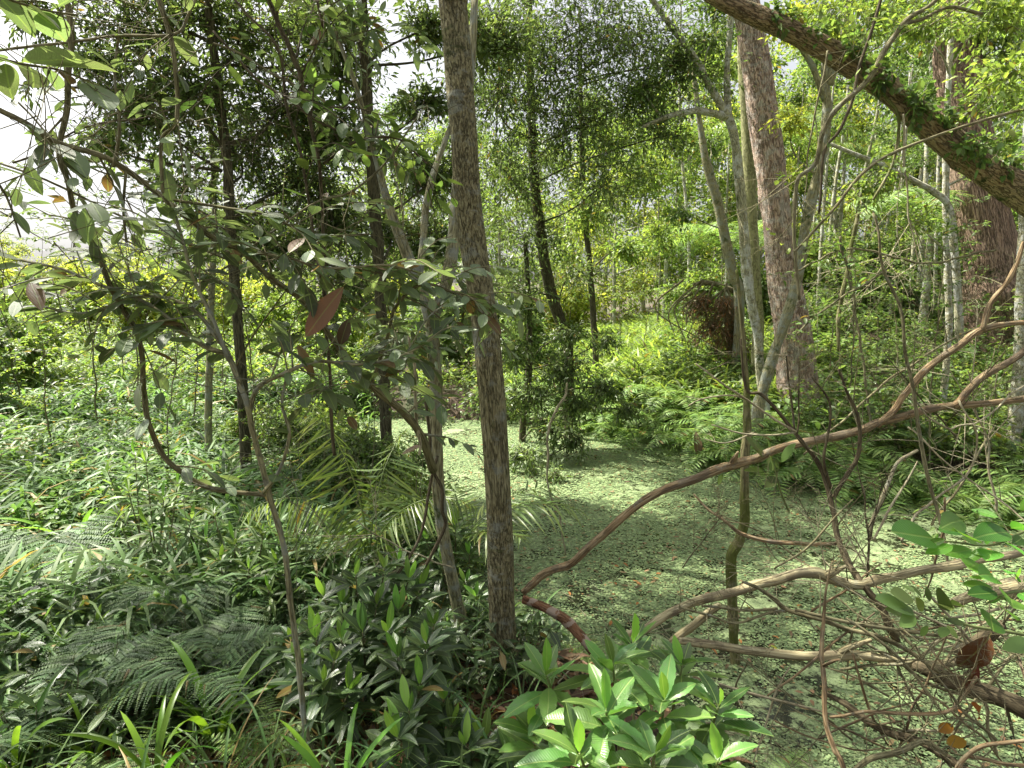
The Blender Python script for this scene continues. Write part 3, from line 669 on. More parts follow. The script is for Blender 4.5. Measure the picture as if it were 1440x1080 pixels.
# low sunlit bushes at the meadow's far edge
def bush_proto(name, mat, ll=0.11, lw=0.03):
    root = thing(name, 'x', 'bush', (0, 0, 0)); b = MB(); l = MB()
    for i in range(9):
        a = i * 2.4; c = np.array([math.cos(a) * 0.7 * R.random(), math.sin(a) * 0.7 * R.random(), 0.5 + 1.0 * R.random()])
        clump(b, l, (0.1 * math.cos(a), 0.1 * math.sin(a), 0), c, (0.6, 0.6, 0.45), 34, 14, ll, lw, r0=0.018, twr=0.005, spread=0.2)
    b.build('stems', M['twig'], root); l.build('foliage', mat, root); return root
bp = [bush_proto('bush', M['leaf_bright']), bush_proto('bush', M['leaf_yellow']), bush_proto('bush', M['leaf_mid'])]
bl = ['bright green rounded bush at the back of the clearing', 'yellow green sunlit bush at the far edge of the meadow', 'mid green leafy bush between the trees behind the pond']
bu = set()
for px, Y, kd, sc in [(-120, 18, 1, 1.5), (-20, 20, 1, 1.6), (60, 17, 0, 1.3), (130, 21, 1, 1.6), (200, 18, 1, 1.4), (260, 21, 0, 1.6), (340, 19, 1, 1.4), (400, 17, 0, 1.3), (470, 16, 0, 1.3), (540, 18, 1, 1.4), (20, 11.5, 0, 1.0), (-90, 9, 2, 1.15),
                      (610, 15, 2, 1.2), (680, 16, 0, 1.3), (740, 14.5, 2, 1.0), (790, 19, 1, 1.3), (1230, 15, 2, 1.2), (1290, 18, 0, 1.4), (1180, 18, 0, 1.3), (1460, 13, 2, 1.3), (1130, 20, 0, 1.3), (980, 19, 0, 1.2), (1050, 16, 2, 1.1), (1350, 19, 2, 1.3), (1540, 11, 2, 1.3), (455, 6.3, 2, .42), (500, 5.9, 2, .40), (540, 5.4, 0, .36), (575, 5.0, 2, .32), (410, 7.2, 2, .5), (360, 7.8, 0, .5), (480, 7.0, 2, .42), (600, 5.0, 2, .26), (520, 6.3, 2, .62), (570, 5.7, 0, .5), (610, 5.2, 2, .42), (640, 4.9, 2, .32), (450, 7.4, 0, .62), (395, 8.0, 2, .6)]:
    x = P(px, 430, Y)[0]; z = hz(x, Y) - 0.05
    if kd not in bu:
        bu.add(kd); o = bp[kd]; o.location = (x, Y, z); o.scale = (sc,) * 3; o['label'] = bl[kd]; o['group'] = 'bushes round the clearing'
    elif Y < 8.6: dup(bp[kd], (x, Y, z), R.random() * 6.28, sc, 'small leafy bush on the near pond bank left of the central trunk', 'small bushes on the near pond bank')
    else: dup(bp[kd], (x, Y, z), R.random() * 6.28, sc, bl[kd], 'bushes round the clearing')

# ---------------- slim pale trunks in the thicket, right
def slim_proto(r, lean, bark, seed):
    root = thing('slender_tree', 'x', 'tree', (0, 0, 0)); b = MB(); l = MB()
    H = 9.5
    tube(b, [(0, 0, -0.3), (lean * 0.3, 0.05, 3), (lean * 0.8 + 0.1, 0, 6), (lean, 0, H)], [r, r * 0.85, r * 0.7, r * 0.4], sides=9, step=0.25, seed=seed, lump=0.06)
    for i in range(4):
        clump(b, l, (lean * 0.7, 0, 5.4 + i), (lean + math.cos(i * 2.4) * 0.8, math.sin(i * 2.4) * 0.8, 6.2 + i * 1.0), (0.9, 0.9, 0.6), 22, 14, 0.13, 0.035, r0=0.02, spread=0.2)
    b.build('trunk', bark, root); l.build('crown', M['leaf_mid'], root); return root
sp = [slim_proto(0.055, 0.2, M['bark_pale'], 3), slim_proto(0.075, -0.25, M['bark_pale'], 4), slim_proto(0.05, 0.5, M['bark_lichen'], 5)]
sl = ['slender pale straight trunk in the thicket behind the leaning trunk', 'slim whitish trunk with lichen in the thicket behind the leaning trunk', 'slim brown leaning trunk in the thicket behind the leaning trunk']
su = set()
for i, (px, Y) in enumerate([(1160, 18), (1178, 22), (1192, 17), (1203, 24), (1216, 20), (1228, 16), (1243, 22), (1256, 18), (1268, 24), (1279, 17), (1290, 15), (1303, 21), (1312, 25), (1325, 16), (1436, 17), (1428, 22),
                             (1452, 14), (1252, 14.5), (1316, 15), (1150, 15), (1098, 20), (1012, 21), (998, 25), (972, 19), (1118, 24), (1142, 26), (1236, 26), (1470, 19), (940, 24), (925, 20), (865, 23)]):
    kd = (i * 7 + i // 3) % 3; x = P(px, 430, Y)[0]; z = hz(x, Y)
    if kd not in su: su.add(kd); o = sp[kd]; o.location = (x, Y, z); o['label'] = sl[kd]; o['group'] = 'slender trunks in the thicket'
    else: dup(sp[kd], (x, Y, z), R.random() * 6.28, 0.55 + 0.5 * R.random() ** 1.5, sl[kd], 'slender trunks in the thicket', (.12 * (R.random() - .5), .12 * (R.random() - .5)))

# ---------------- thin leafy saplings that veil the thicket
def sapling_proto(H, mat, ll, lw, nb, seed):
    root = thing('leafy_sapling', 'x', 'sapling', (0, 0, 0)); b = MB(); l = MB()
    p, r, T = tube(b, [(0, 0, -0.1), (.06, .04, H * .35), (-.05, .1, H * .7), (.1, 0, H)], [.014, .011, .008, .003], sides=6, step=.08, lump=.06, wig=.01)
    for k in range(nb):
        i = int((.2 + .8 * (k + R.random()) / nb) * (len(p) - 1)); a = k * 2.4 + R.random(); L = (.35 + .5 * R.random()) * (1.1 - .5 * i / len(p)) * H / 3
        d = np.array([math.cos(a), math.sin(a), .25 + .3 * R.random()]); c = p[i] + d * L; q, r2, T2_ = tube(b, [p[i], p[i] + d * L * .5 + [0, 0, .04], c - [0, 0, .06]], [r[i] * .5, .003, .0012], sides=4, lump=0, step=.08)
        sprig(l, q, T2_, int(5 + L / .03), ll, lw, T3, .15, jit=.03)
        for z in range(3):
            i2 = R.integers(len(q) // 3, len(q)); d2 = nrmz(d + rdir(1)[0]); c2 = q[i2] + d2 * L * .45
            q3, r3, T3_ = tube(b, [q[i2], (q[i2] + c2) / 2, c2], [.002, .0015, .001], sides=3, lump=0, step=.1); sprig(l, q3, T3_, int(3 + L * .45 / .03), ll, lw, T3, .1, jit=.02)
    b.build('stem', M['twig'], root); l.build('leaves', mat, root); return root
yp = [sapling_proto(3.2, M['leaf_mid'], .075, .017, 16, 1), sapling_proto(2.3, M['leaf_bright'], .07, .018, 13, 2), sapling_proto(4.2, M['leaf_dark'], .08, .016, 18, 3)]
yl = ['thin leafy sapling with mid green leaves standing in the undergrowth', 'short sapling with light green leaves standing in the undergrowth', 'tall thin sapling with dark small leaves standing in the undergrowth']
yu = set()
for i, (px, Y) in enumerate([(1170, 11.5), (1200, 9.5), (1235, 12), (1262, 10), (1295, 8.5), (1310, 11.5), (1460, 10.5), (1180, 13.5), (1225, 14), (1275, 13), (1150, 9.4), (1010, 12.5), (960, 14), (905, 14.5), (870, 15), (1330, 7.6), (1400, 7.8),
                             (120, 8.5), (60, 7), (180, 9.5), (255, 8.5), (390, 9.5), (430, 8.0), (470, 10.2), (560, 10.6), (20, 9.5), (640, 11), (220, 6.2), (-40, 6.5), (345, 7.6), (680, 12), (160, 12), (300, 12), (80, 12.5), (430, 13), (520, 13), (600, 13), (385, 6.6), (410, 6.0), (445, 5.6), (475, 5.9), (505, 5.3), (535, 5.0), (565, 4.7), (590, 4.5), (425, 6.5), (350, 6.0)]):
    kd = (i * 5 + i // 4) % 3; x = P(px, 430, Y)[0]; z = hz(x, Y)
    if sdf(x, Y) < .15: continue
    if kd not in yu: yu.add(kd); o = yp[kd]; o.location = (x, Y, z); o['label'] = yl[kd]; o['group'] = 'saplings in the undergrowth'
    else: dup(yp[kd], (x, Y, z), R.random() * 6.28, (.65 + .45 * R.random()) * (.42 if Y < 6.8 and 340 < px < 600 else 1), yl[kd], 'saplings in the undergrowth', (.2 * (R.random() - .5), .2 * (R.random() - .5)))

# ---------------- feather palms in the background
def palm_proto(stem_h, mat, k=11, L=1.9, pl=0.5):
    root = thing('feather_palm', 'x', 'palm', (0, 0, 0)); b = MB()
    tube(b, [(0, 0, -0.3), (0.03, 0, stem_h * 0.5), (0, 0, stem_h)], [0.09, 0.07, 0.055], sides=10, step=0.2)
    b.build('trunk', M['bark_pale'], root)
    for i in range(k):
        l = MB(); frond(l, l, (0, 0, stem_h), i * 2.4, L, math.radians(75 - 30 * (i % 3) / 2), math.radians(-35 - 20 * R.random()), 42, pl, 0.016, lambda t: np.sin(PI * np.clip(0.15 + 0.8 * t, 0, 1)) ** 0.6, sag=0.35, T=TLIN, rr=0.012, ms=0)
        l.build('frond', mat, root)
    return root
pp = [palm_proto(3.6, M['palm']), palm_proto(2.0, M['fern_bright'])]
pq = [(1085, 17, 0, 1.25, 'tall feather palm with drooping fronds behind the pink paperbark'), (1020, 16, 1, 1.1, 'short feather palm with arching fronds left of the pink paperbark'),
      (1300, 13.5, 1, 1.15, 'feather palm behind the fork of the leaning trunk'), (935, 21, 1, 1.2, 'small feather palm in the bright clearing beyond the pond'),
      (1220, 19, 0, 1.15, 'tall feather palm among the slender trunks')]
pu = set()
for px, Y, kd, sc, lab in pq:
    x = P(px, 430, Y)[0]; z = hz(x, Y)
    if kd not in pu: pu.add(kd); o = pp[kd]; o.location = (x, Y, z); o.scale = (sc,) * 3; o['label'] = lab
    else: dup(pp[kd], (x, Y, z), R.random() * 6.28, sc, lab)

# ================================================================== NAMED TREES
def tree(name, label, spec, bark, clumps=(), shade_wc=(), leaf='leaf_dark', ll=0.075, lw=0.014, limbs=(), sides=14, lump=0.07, flare=0.0, step=None, extend=None, cat='tree', r0=0.018, knots=0, twr=0.004, T=None, spread=0.12, ground=True, hang=0.0):
    """spec runs from the foot upward; clumps: (px, py, Y, radius m, twigs, leaves per twig, photo point of the limb's root or None)"""
    foot = P(*spec[0][:3])
    z = hz(foot[0], foot[1]) if ground else foot[2]
    root = thing(name, label, cat, (foot[0], foot[1], z))
    pts = [P(a, b, c) for a, b, c, d in spec]; rad = [d * S(a, b, c) for a, b, c, d in spec]
    if ground and pts[0][2] > z - 0.1: pts = [np.array([pts[0][0], pts[0][1], z - 0.15])] + pts; rad = [rad[0] * 1.02] + rad
    if extend: pts.append(pts[-1] + np.array(extend)); rad.append(rad[-1] * 0.6)
    b = MB(); l = MB()
    tr = MB(); p, r, T_ = tube(tr, pts, rad, sides=sides, lump=lump, flare=flare, step=step, knots=knots)
    for sp_ in limbs: ptube(tr, sp_, sides=max(6, sides - 4), lump=lump, step=step)
    tr.build('trunk', bark, root, root)
    for cl in clumps:
        px, py, Y, rad_, ntw, lpt, o = cl[:7]
        c = P(px, py, Y)
        if o is None:
            i = int(np.argmin(np.linalg.norm(p - (c - np.array([0, 0, 0.5])), axis=1))); bs = p[i]
        else: bs = P(*o)
        clump(b, l, bs, c, (rad_ * 1.15, rad_, rad_ * 0.8), ntw, lpt, ll, lw, T, r0=r0, twr=twr, spread=spread, hang=hang)
    for (x, y, zz, rd, ntw, lpt) in shade_wc:                       # unseen crown clumps added above the view to shade bank and pond
        c = np.array([x, y, zz]); clump(b, l, p[-1] - (p[-1] - p[-2]) * 0.5, c, (rd, rd, rd * 0.55), ntw, lpt, ll * 1.5, lw * 1.7, T, r0=0.035, twr=0.006, spread=0.2)
    if clumps or shade_wc:
        b.build('branches', bark, root, root); l.build('crown', M[leaf], root, root)
    return root

# main trunk in front
tree('foreground_tree', 'brown rough barked tree trunk rising in the centre with a mossy foot', [
    (716, 1000, 2.9, 24), (713, 960, 2.9, 21.5), (708, 900, 2.9, 19), (704, 800, 2.9, 18.5), (702, 720, 2.9, 18), (692, 560, 2.9, 18.5), (680, 440, 2.9, 18.5), (666, 350, 2.9, 19), (656, 260, 2.9, 19),
    (651, 170, 2.9, 19), (644, 90, 2.9, 19.5), (637, 0, 2.9, 20), (630, -120, 2.9, 20)], M['bark_main'],
    clumps=[(560, -420, 4.2, 1.1, 110, 16, (625, -200, 2.95)), (420, -300, 5.0, 1.1, 110, 16, (625, -250, 2.95)), (800, -350, 4.6, 1.0, 60, 16, (622, -280, 2.95)), (300, -500, 3.2, 1.0, 90, 16, (622, -320, 2.95))], sides=40, lump=0.035, flare=0.35, step=0.02, extend=(-0.25, 0.2, 3.0), knots=10, ll=0.08, lw=0.016, shade_wc=[(-2.2, 2.8, 6.6, 1.5, 32, 18), (-3.4, 4.2, 6.4, 1.4, 110, 18), (-4.6, 2.6, 6.2, 1.5, 110, 18), (-2.6, 1.2, 5.8, 1.3, 80, 18), (-6.3, 2.2, 6.8, 1.6, 110, 18), (-7.2, 3.6, 7.0, 1.6, 90, 18), (-4.4, 0.6, 6.2, 1.4, 90, 18)])

tree('forked_sapling', 'slim lichen spotted tree forking into two pale limbs left of the central trunk', [
    (663, 1005, 3.3, 10), (659, 950, 3.3, 9), (647, 870, 3.3, 9), (637, 820, 3.3, 8.5), (627, 770, 3.3, 8.5), (617, 700, 3.3, 9), (614, 600, 3.3, 8.5), (613, 533, 3.3, 8.5), (608, 470, 3.3, 9), (597, 420, 3.3, 8), (575, 365, 3.3, 8), (547, 290, 3.3, 6.5), (536, 250, 3.3, 5), (520, 190, 3.3, 3.5), (500, 120, 3.2, 3), (470, 40, 3.2, 2.5)],
    M['bark_lichen'], limbs=[[(606, 480, 3.3, 8), (613, 437, 3.32, 8), (627, 400, 3.35, 8.5), (636, 350, 3.4, 9), (641, 290, 3.45, 8), (645, 230, 3.5, 7), (660, 120, 3.6, 6), (668, 0, 3.7, 5)],
                             [(588, 400, 3.3, 5), (594, 350, 3.4, 5), (598, 300, 3.5, 5), (605, 262, 3.5, 5), (618, 220, 3.6, 4), (640, 160, 3.7, 3)]],
    sides=16, lump=0.06, step=0.03, clumps=[(540, 210, 3.3, 0.22, 12, 8, None), (500, 60, 3.2, 0.3, 16, 9, None), (660, 430, 3.3, 0.28, 18, 8, (607, 470, 3.3)), (570, 480, 3.2, 0.28, 20, 8, (608, 480, 3.3))], leaf='leaf_dusty', ll=0.09, lw=0.017, r0=0.006, twr=0.002, T=T5, flare=0.2, knots=6)

tree('dark_canopy_tree', 'straight dark thin trunk standing at the left below small dark leaves', [
    (347, 670, 6.2, 8), (343, 590, 6.2, 7.5), (338, 500, 6.2, 7), (330, 400, 6.2, 7), (323, 300, 6.2, 7), (320, 233, 6.2, 6.5), (310, 150, 6.2, 6.5), (300, 67, 6.2, 6), (293, -20, 6.2, 6), (285, -300, 6.2, 5)], M['bark_dark'],
    clumps=[(130, 90, 6.5, 0.45, 69, 12, (300, 120, 6.2)), (190, 50, 6.2, 0.73, 114, 13, (298, 60, 6.2)), (205, 165, 6.4, 0.73, 172, 13, (311, 240, 6.2)), (145, 200, 6.6, 0.38, 63, 12, (312, 240, 6.2)), (265, 130, 6.0, 0.67, 138, 13, None), (340, 50, 6.6, 0.84, 184, 13, None), (395, 150, 6.8, 0.90, 218, 13, None), (250, 10, 6.4, 0.78, 126, 13, None), (330, 210, 6.9, 0.84, 184, 13, None), (420, 260, 7.0, 0.84, 184, 13, None), (460, 50, 6.9, 0.84, 172, 13, None), (250, 260, 7.0, 0.56, 92, 12, None), (330, 310, 7.2, 0.62, 103, 12, None), (60, 20, 6.0, 0.56, 69, 12, (296, -40, 6.2)), (30, 120, 6.2, 0.18, 9, 10, (200, 130, 6.2)), (380, -180, 6.0, 1.34, 114, 14, None), (100, -200, 5.5, 1.23, 92, 14, None), (280, -350, 5.0, 1.34, 114, 14, None)],
    ll=0.08, lw=0.0155, sides=14, shade_wc=[(-3.6, 6.6, 7.8, 1.4, 60, 18), (-5.4, 5.0, 7.4, 1.7, 110, 18), (-6.2, 7.2, 7.4, 1.5, 60, 18)])

tree('black_barked_tree', 'blackish slim trunk between the left canopy and the central trunk', [
    (545, 640, 6.6, 8), (540, 540, 6.6, 8), (536, 430, 6.6, 8), (530, 333, 6.6, 8.5), (523, 233, 6.6, 8.5), (517, 150, 6.6, 8), (512, 67, 6.6, 7.5), (508, -20, 6.6, 7), (500, -300, 6.6, 5)], M['bark_dark'],
    clumps=[(460, 190, 7.2, 0.67, 195, 13, None), (470, 310, 7.4, 0.73, 195, 13, None), (600, 40, 7.0, 0.43, 87, 12, None), (600, 150, 7.0, 0.39, 87, 12, None), (610, 250, 7.3, 0.62, 175, 13, None), (500, 400, 7.4, 0.67, 156, 13, None), (470, 100, 7.4, .65, 110, 13, None), (440, 20, 7.4, .65, 100, 13, None), (555, 330, 7.6, .5, 80, 13, None), (395, 350, 7.4, 0.67, 175, 13, None), (690, 60, 7.4, 0.78, 234, 13, None), (600, 340, 7.6, 0.56, 156, 13, None), (560, -220, 6.2, 1.34, 234, 14, None)],
    ll=0.08, lw=0.0165, sides=14, shade_wc=[(-3.0, 8.8, 8.2, 1.4, 70, 18)])

tree('slim_meadow_tree', 'thin grey brown trunk at the meadow edge, left of the dark straight trunk', [
    (296, 668, 7.0, 5.5), (293, 600, 7.0, 5), (295, 500, 7.0, 5), (297, 420, 7.0, 4.5), (301, 330, 7.0, 4), (300, 240, 7.1, 3.5), (290, 120, 7.2, 3)], M['bark_lichen'],
    clumps=[(310, 330, 7.6, .4, 50, 12, None), (250, 350, 7.9, .35, 30, 12, None)], leaf='leaf_mid', ll=0.08, lw=0.018)

tree('pond_side_tree', 'tree behind the central trunk with a dense hanging dark crown over the pond', [
    (800, 500, 10.5, 7), (790, 460, 10.4, 8), (772, 400, 10.2, 8), (762, 340, 10, 7.5), (752, 260, 9.8, 7), (748, 180, 9.6, 6), (745, 60, 9.5, 5), (740, -150, 9.5, 4)], M['bark_dark'],
    clumps=[(700, 40, 8.6, 1.10, 116, 14, None), (700, 140, 8.6, 1.10, 126, 14, None), (770, 90, 8.8, 1.34, 184, 14, None), (830, 40, 9.2, 1.34, 164, 14, None), (900, 60, 9.6, 1.22, 136, 14, None), (800, 180, 9.0, 1.22, 174, 14, None), (710, 240, 9.2, 1.10, 126, 14, None), (880, 150, 9.4, 1.16, 126, 14, None), (850, 260, 9.2, 0.98, 106, 14, None), (960, 90, 9.2, 0.98, 87, 14, None), (940, 190, 9.2, 0.73, 58, 13, None), (750, 330, 9.8, 0.98, 106, 13, None), (715, 410, 9.6, 0.92, 97, 13, None), (800, 390, 10.4, 0.73, 48, 13, None), (760, -200, 8.4, 2.20, 194, 16, None)], shade_wc=[(-0.6, 10.5, 8.6, 1.8, 120, 18), (0.0, 12.6, 9.6, 1.6, 90, 18)],
    ll=0.082, lw=0.0155, sides=12, spread=.22)

tree('drooping_tree', 'bushy tree with branches trailing down to the duckweed behind the central trunk', [
    (735, 600, 10.2, 5), (742, 540, 10.1, 5), (745, 480, 10, 4.5), (742, 400, 9.9, 4), (738, 330, 9.8, 3)], M['bark_dark'],
    clumps=[(745, 560, 9.2, 0.58, 91, 13, None), (790, 520, 9.5, 0.58, 91, 13, None), (810, 570, 9.5, 0.40, 62, 13, None), (720, 490, 9.5, 0.50, 77, 13, None), (845, 545, 9.8, 0.43, 56, 13, None), (880, 575, 9.8, 0.36, 42, 13, None), (800, 470, 10, 0.43, 49, 13, None), (690, 560, 9.0, 0.43, 62, 13, None), (775, 605, 8.7, 0.43, 56, 12, None), (740, 640, 8.2, 0.36, 42, 11, None), (810, 620, 8.8, 0.29, 31, 11, None), (850, 480, 10.2, 0.36, 35, 12, None), (780, 665, 7.8, 0.18, 12, 10, None), (740, 430, 9.8, 0.43, 56, 12, None)],
    ll=0.09, lw=0.0165, sides=10, leaf='leaf_dark', hang=0.2)

tree('bright_leafed_tree', 'slim trunked tree with bright green leaves in the clearing beyond the pond', [
    (838, 505, 12.5, 4.5), (834, 440, 12.5, 4.5), (829, 370, 12.4, 4), (822, 300, 12.4, 4), (818, 200, 12.3, 3.5), (815, 60, 12.2, 3)], M['bark_dark'],
    clumps=[(830, 300, 12.2, .75, 90, 14, None), (790, 360, 12.6, .5, 50, 13, None), (880, 350, 13.0, .6, 60, 14, None), (900, 250, 13.0, .9, 110, 14, None), (960, 200, 13.4, .9, 100, 14, None), (850, 200, 12.6, .7, 90, 14, None), (930, 330, 13.5, .7, 60, 14, None), (1000, 100, 13.2, .8, 90, 14, None)],
    leaf='leaf_bright', ll=0.105, lw=0.024, sides=10)

tree('leaning_slim_tree', 'slim grey tree leaning left behind the white trunk', [
    (1040, 420, 12.0, 7), (1030, 385, 12, 7), (1018, 325, 12, 7), (1008, 280, 12, 6.5), (995, 235, 12, 6), (985, 180, 12, 4), (975, 100, 12, 3)], M['bark_lichen'],
    clumps=[(960, 300, 12.2, .45, 30, 12, None), (1000, 200, 12.6, .5, 40, 13, None)], leaf='leaf_mid', ll=0.1, lw=0.022)

# the pond-edge white trunk and the trees on the right
tree('white_trunked_tree', 'thin whitish lichen covered trunk standing just left of the big pink paperbark', [
    (1080, 605, 9.2, 7), (1070, 533, 9.2, 6), (1066, 477, 9.2, 6), (1057, 427, 9.2, 6.5), (1048, 360, 9.2, 7), (1040, 250, 9.2, 6.5), (1031, 187, 9.2, 6), (1018, 155, 9.2, 5.5), (998, 120, 9.2, 5), (975, 80, 9.2, 5), (945, 38, 9.2, 4), (910, -10, 9.2, 4)], M['bark_pale'],
    limbs=[[(1022, 165, 9.2, 6), (1005, 160, 9.15, 5), (980, 156, 9.1, 4.5), (945, 162, 9.0, 3.5), (905, 178, 8.8, 2.5)], [(1026, 175, 9.2, 5), (1022, 110, 9.25, 4.5), (1028, 20, 9.3, 4)]],
    clumps=[(905, 130, 9.0, .4, 50, 13, (930, 165, 9.0)), (950, 95, 9.3, .5, 60, 13, None), (1000, 60, 9.4, .4, 40, 12, None)], ll=0.09, lw=0.019, leaf='leaf_mid', sides=16, step=0.05, lump=0.09, knots=10)

tree('olive_trunked_tree', 'smooth olive coloured trunk partly hidden behind the pink paperbark', [
    (1066, 470, 11.5, 8), (1062, 400, 11.5, 8), (1056, 300, 11.5, 8.5), (1052, 200, 11.5, 8.5), (1046, 90, 11.5, 8), (1040, -30, 11.5, 7)], M['bark_olive'])

tree('paperbark_tree', 'large pink and brown flaky paperbark tree at the pond edge', [
    (1126, 600, 10.2, 30), (1124, 560, 10.2, 27), (1120, 520, 10.2, 25.5), (1114, 460, 10.2, 24), (1104, 400, 10.2, 21.5), (1097, 350, 10.2, 19.5), (1089, 280, 10.2, 19.5), (1080, 210, 10.2, 20), (1071, 150, 10.2, 20), (1063, 90, 10.2, 19), (1054, 30, 10.2, 18), (1040, -60, 10.2, 17)], M['paperbark'],
    clumps=[(1090, -150, 9.8, 1.2, 120, 14, None), (960, -160, 9.0, 1.3, 120, 14, None), (1010, 20, 10.5, .7, 70, 13, None)], sides=48, lump=0.045, flare=0.18, step=0.035, extend=(-0.3, 0, 2.5), ll=0.1, lw=0.02, knots=5, leaf='leaf_mid')

tree('mossy_leaning_tree', 'slim mossy trunk leaning across the front of the pink paperbark', [
    (1066, 580, 8.8, 8), (1073, 547, 8.8, 7.5), (1087, 503, 8.8, 7), (1103, 453, 8.8, 7), (1120, 400, 8.8, 7), (1130, 333, 8.8, 7), (1142, 277, 8.8, 7), (1158, 210, 8.8, 6.5), (1163, 147, 8.8, 6), (1160, 93, 8.8, 5), (1165, 20, 8.8, 4)], M['bark_lichen'],
    limbs=[[(1160, 140, 8.8, 5), (1143, 95, 8.7, 4), (1125, 65, 8.6, 3), (1110, 40, 8.5, 2.5)], [(1165, 120, 8.8, 6), (1180, 70, 8.7, 5), (1195, 10, 8.6, 4.5), (1203, -20, 8.6, 4)]],
    clumps=[(1110, 170, 8.5, .32, 28, 10, None), (1175, 60, 8.8, .42, 50, 12, None), (1110, 30, 8.8, .4, 40, 12, None), (1110, 250, 8.4, .2, 10, 9, None)], leaf='leaf_yellow', ll=0.085, lw=0.022, sides=14, step=0.05, lump=0.1)

tree('right_paperbark', 'big brown shaggy paperbark rising behind the mossy leaning trunk at right', [
    (1402, 500, 12.5, 40), (1400, 470, 12.5, 37), (1394, 410, 12.5, 33.5), (1390, 360, 12.5, 32), (1374, 260, 12.5, 30), (1360, 180, 12.5, 27), (1348, 100, 12.5, 24.5), (1343, 0, 12.5, 23), (1340, -80, 12.5, 22)], M['paperbark_brown'],
    clumps=[(1400, 60, 12.0, .7, 60, 13, None), (1290, 30, 12.5, .8, 70, 13, None), (1360, -200, 11, 1.6, 120, 14, None)], sides=48, lump=0.05, flare=0.12, step=0.045, extend=(0, 0, 2), ll=0.11, lw=0.026, leaf='leaf_mid', knots=16)

# thick leaning trunk, crossing the top right
root = thing('leaning_tree', 'thick reddish brown mossy trunk slanting down to the right across the treetops', 'leaning tree', P(1700, 470, 5.6))
b = MB()
ptube(b, [(960, -40, 5.0, 10), (1000, -8, 5.0, 11.5), (1060, 20, 5.0, 13), (1110, 42, 5.02, 14.5), (1180, 80, 5.05, 15.5), (1245, 122, 5.1, 17), (1300, 172, 5.1, 18), (1365, 222, 5.15, 19), (1410, 252, 5.2, 21), (1460, 285, 5.3, 23), (1560, 360, 5.4, 28), (1680, 480, 5.6, 32), (1720, 640, 5.6, 36)],
      sides=40, lump=0.07, step=0.03, knots=16)
b.build('trunk', M['bark_lean'], root, root)
b = MB(); l = MB()
for px, py, Y, r_, n_, o in [(1290, 150, 4.95, .22, 20, (1290, 160, 5.1)), (1375, 210, 4.95, .24, 22, (1380, 232, 5.1)), (1200, 70, 4.95, .2, 18, (1200, 90, 5.0)), (1240, 105, 5.0, .18, 14, (1235, 118, 5.1)), (1150, 55, 5.0, .16, 12, (1160, 70, 5.0)), (1330, 165, 5.0, .2, 14, (1330, 195, 5.1)), (1420, 230, 5.1, .2, 12, (1420, 260, 5.2)), (1090, 20, 5, .22, 16, (1080, 30, 5))]:
    clump(b, l, P(*o), P(px, py, Y), r_, n_, 9, 0.07, 0.018, T3, r0=0.006, twr=0.002, spread=0.06)
b.build('twigs', M['twig'], root, root); l.build('leaves', M['leaf_mid'], root, root)

# slim trees in front of the right paperbark
tree('slim_grey_tree', 'slim grey trunk standing before the big brown paperbark at right', [
    (1334, 470, 9.5, 4.5), (1333, 400, 9.5, 4.5), (1331, 330, 9.5, 4.5), (1330, 250, 9.5, 4.5), (1332, 160, 9.5, 4), (1338, 40, 9.5, 3.5)], M['bark_pale'],
    limbs=[[(1350, 480, 9.2, 6), (1346, 400, 9.2, 5.5), (1341, 340, 9.2, 5.5), (1334, 290, 9.2, 5), (1310, 268, 9.2, 4.5), (1290, 257, 9.2, 4), (1245, 234, 9.2, 3.5), (1205, 218, 9.2, 3), (1168, 203, 9.2, 2.5)]],
    clumps=[(1230, 260, 9.0, .42, 34, 11, (1245, 234, 9.2)), (1290, 310, 9.2, .4, 26, 11, None), (1400, 130, 9.0, .6, 60, 12, None), (1270, 30, 8.8, .6, 60, 12, None), (1420, 200, 9.2, .4, 30, 12, None)], leaf='leaf_bright', ll=0.085, lw=0.022, sides=10)
tree('edge_trunk', 'thin pale trunk at the far right beside the upper fork of the fallen branch', [
    (1432, 560, 8.0, 9), (1436, 470, 8.0, 8), (1440, 360, 8.0, 8), (1446, 240, 8.0, 8), (1455, 60, 8.0, 7)], M['bark_pale'], clumps=[(1400, 20, 7.5, .7, 80, 12, None), (1460, -120, 7.0, 1.2, 120, 13, None)], leaf='leaf_bright', ll=0.09, lw=0.024)
tree('overhanging_tree', 'tree whose light green sprays hang over the leaning trunk at the top right', [
    (1700, 900, 4.2, 14), (1680, 500, 4.2, 13), (1640, 200, 4.2, 12), (1600, 0, 4.2, 10), (1560, -200, 4.3, 8)], M['bark_lichen'],
    clumps=[(1410, 110, 4.8, .34, 30, 11, (1620, 40, 4.2)), (1300, 40, 6.5, .45, 60, 11, (1560, -200, 4.3)), (1230, 25, 6.8, .4, 50, 11, (1560, -200, 4.3)), (1180, 20, 7.2, .4, 50, 11, (1560, -200, 4.3)),
            (1350, -250, 4.6, 1.0, 90, 13, (1560, -200, 4.3)), (1100, -330, 4.8, 0.9, 60, 13, (1560, -200, 4.3))], leaf='leaf_bright', ll=0.06, lw=0.015, T=T3, r0=0.012, twr=0.002)
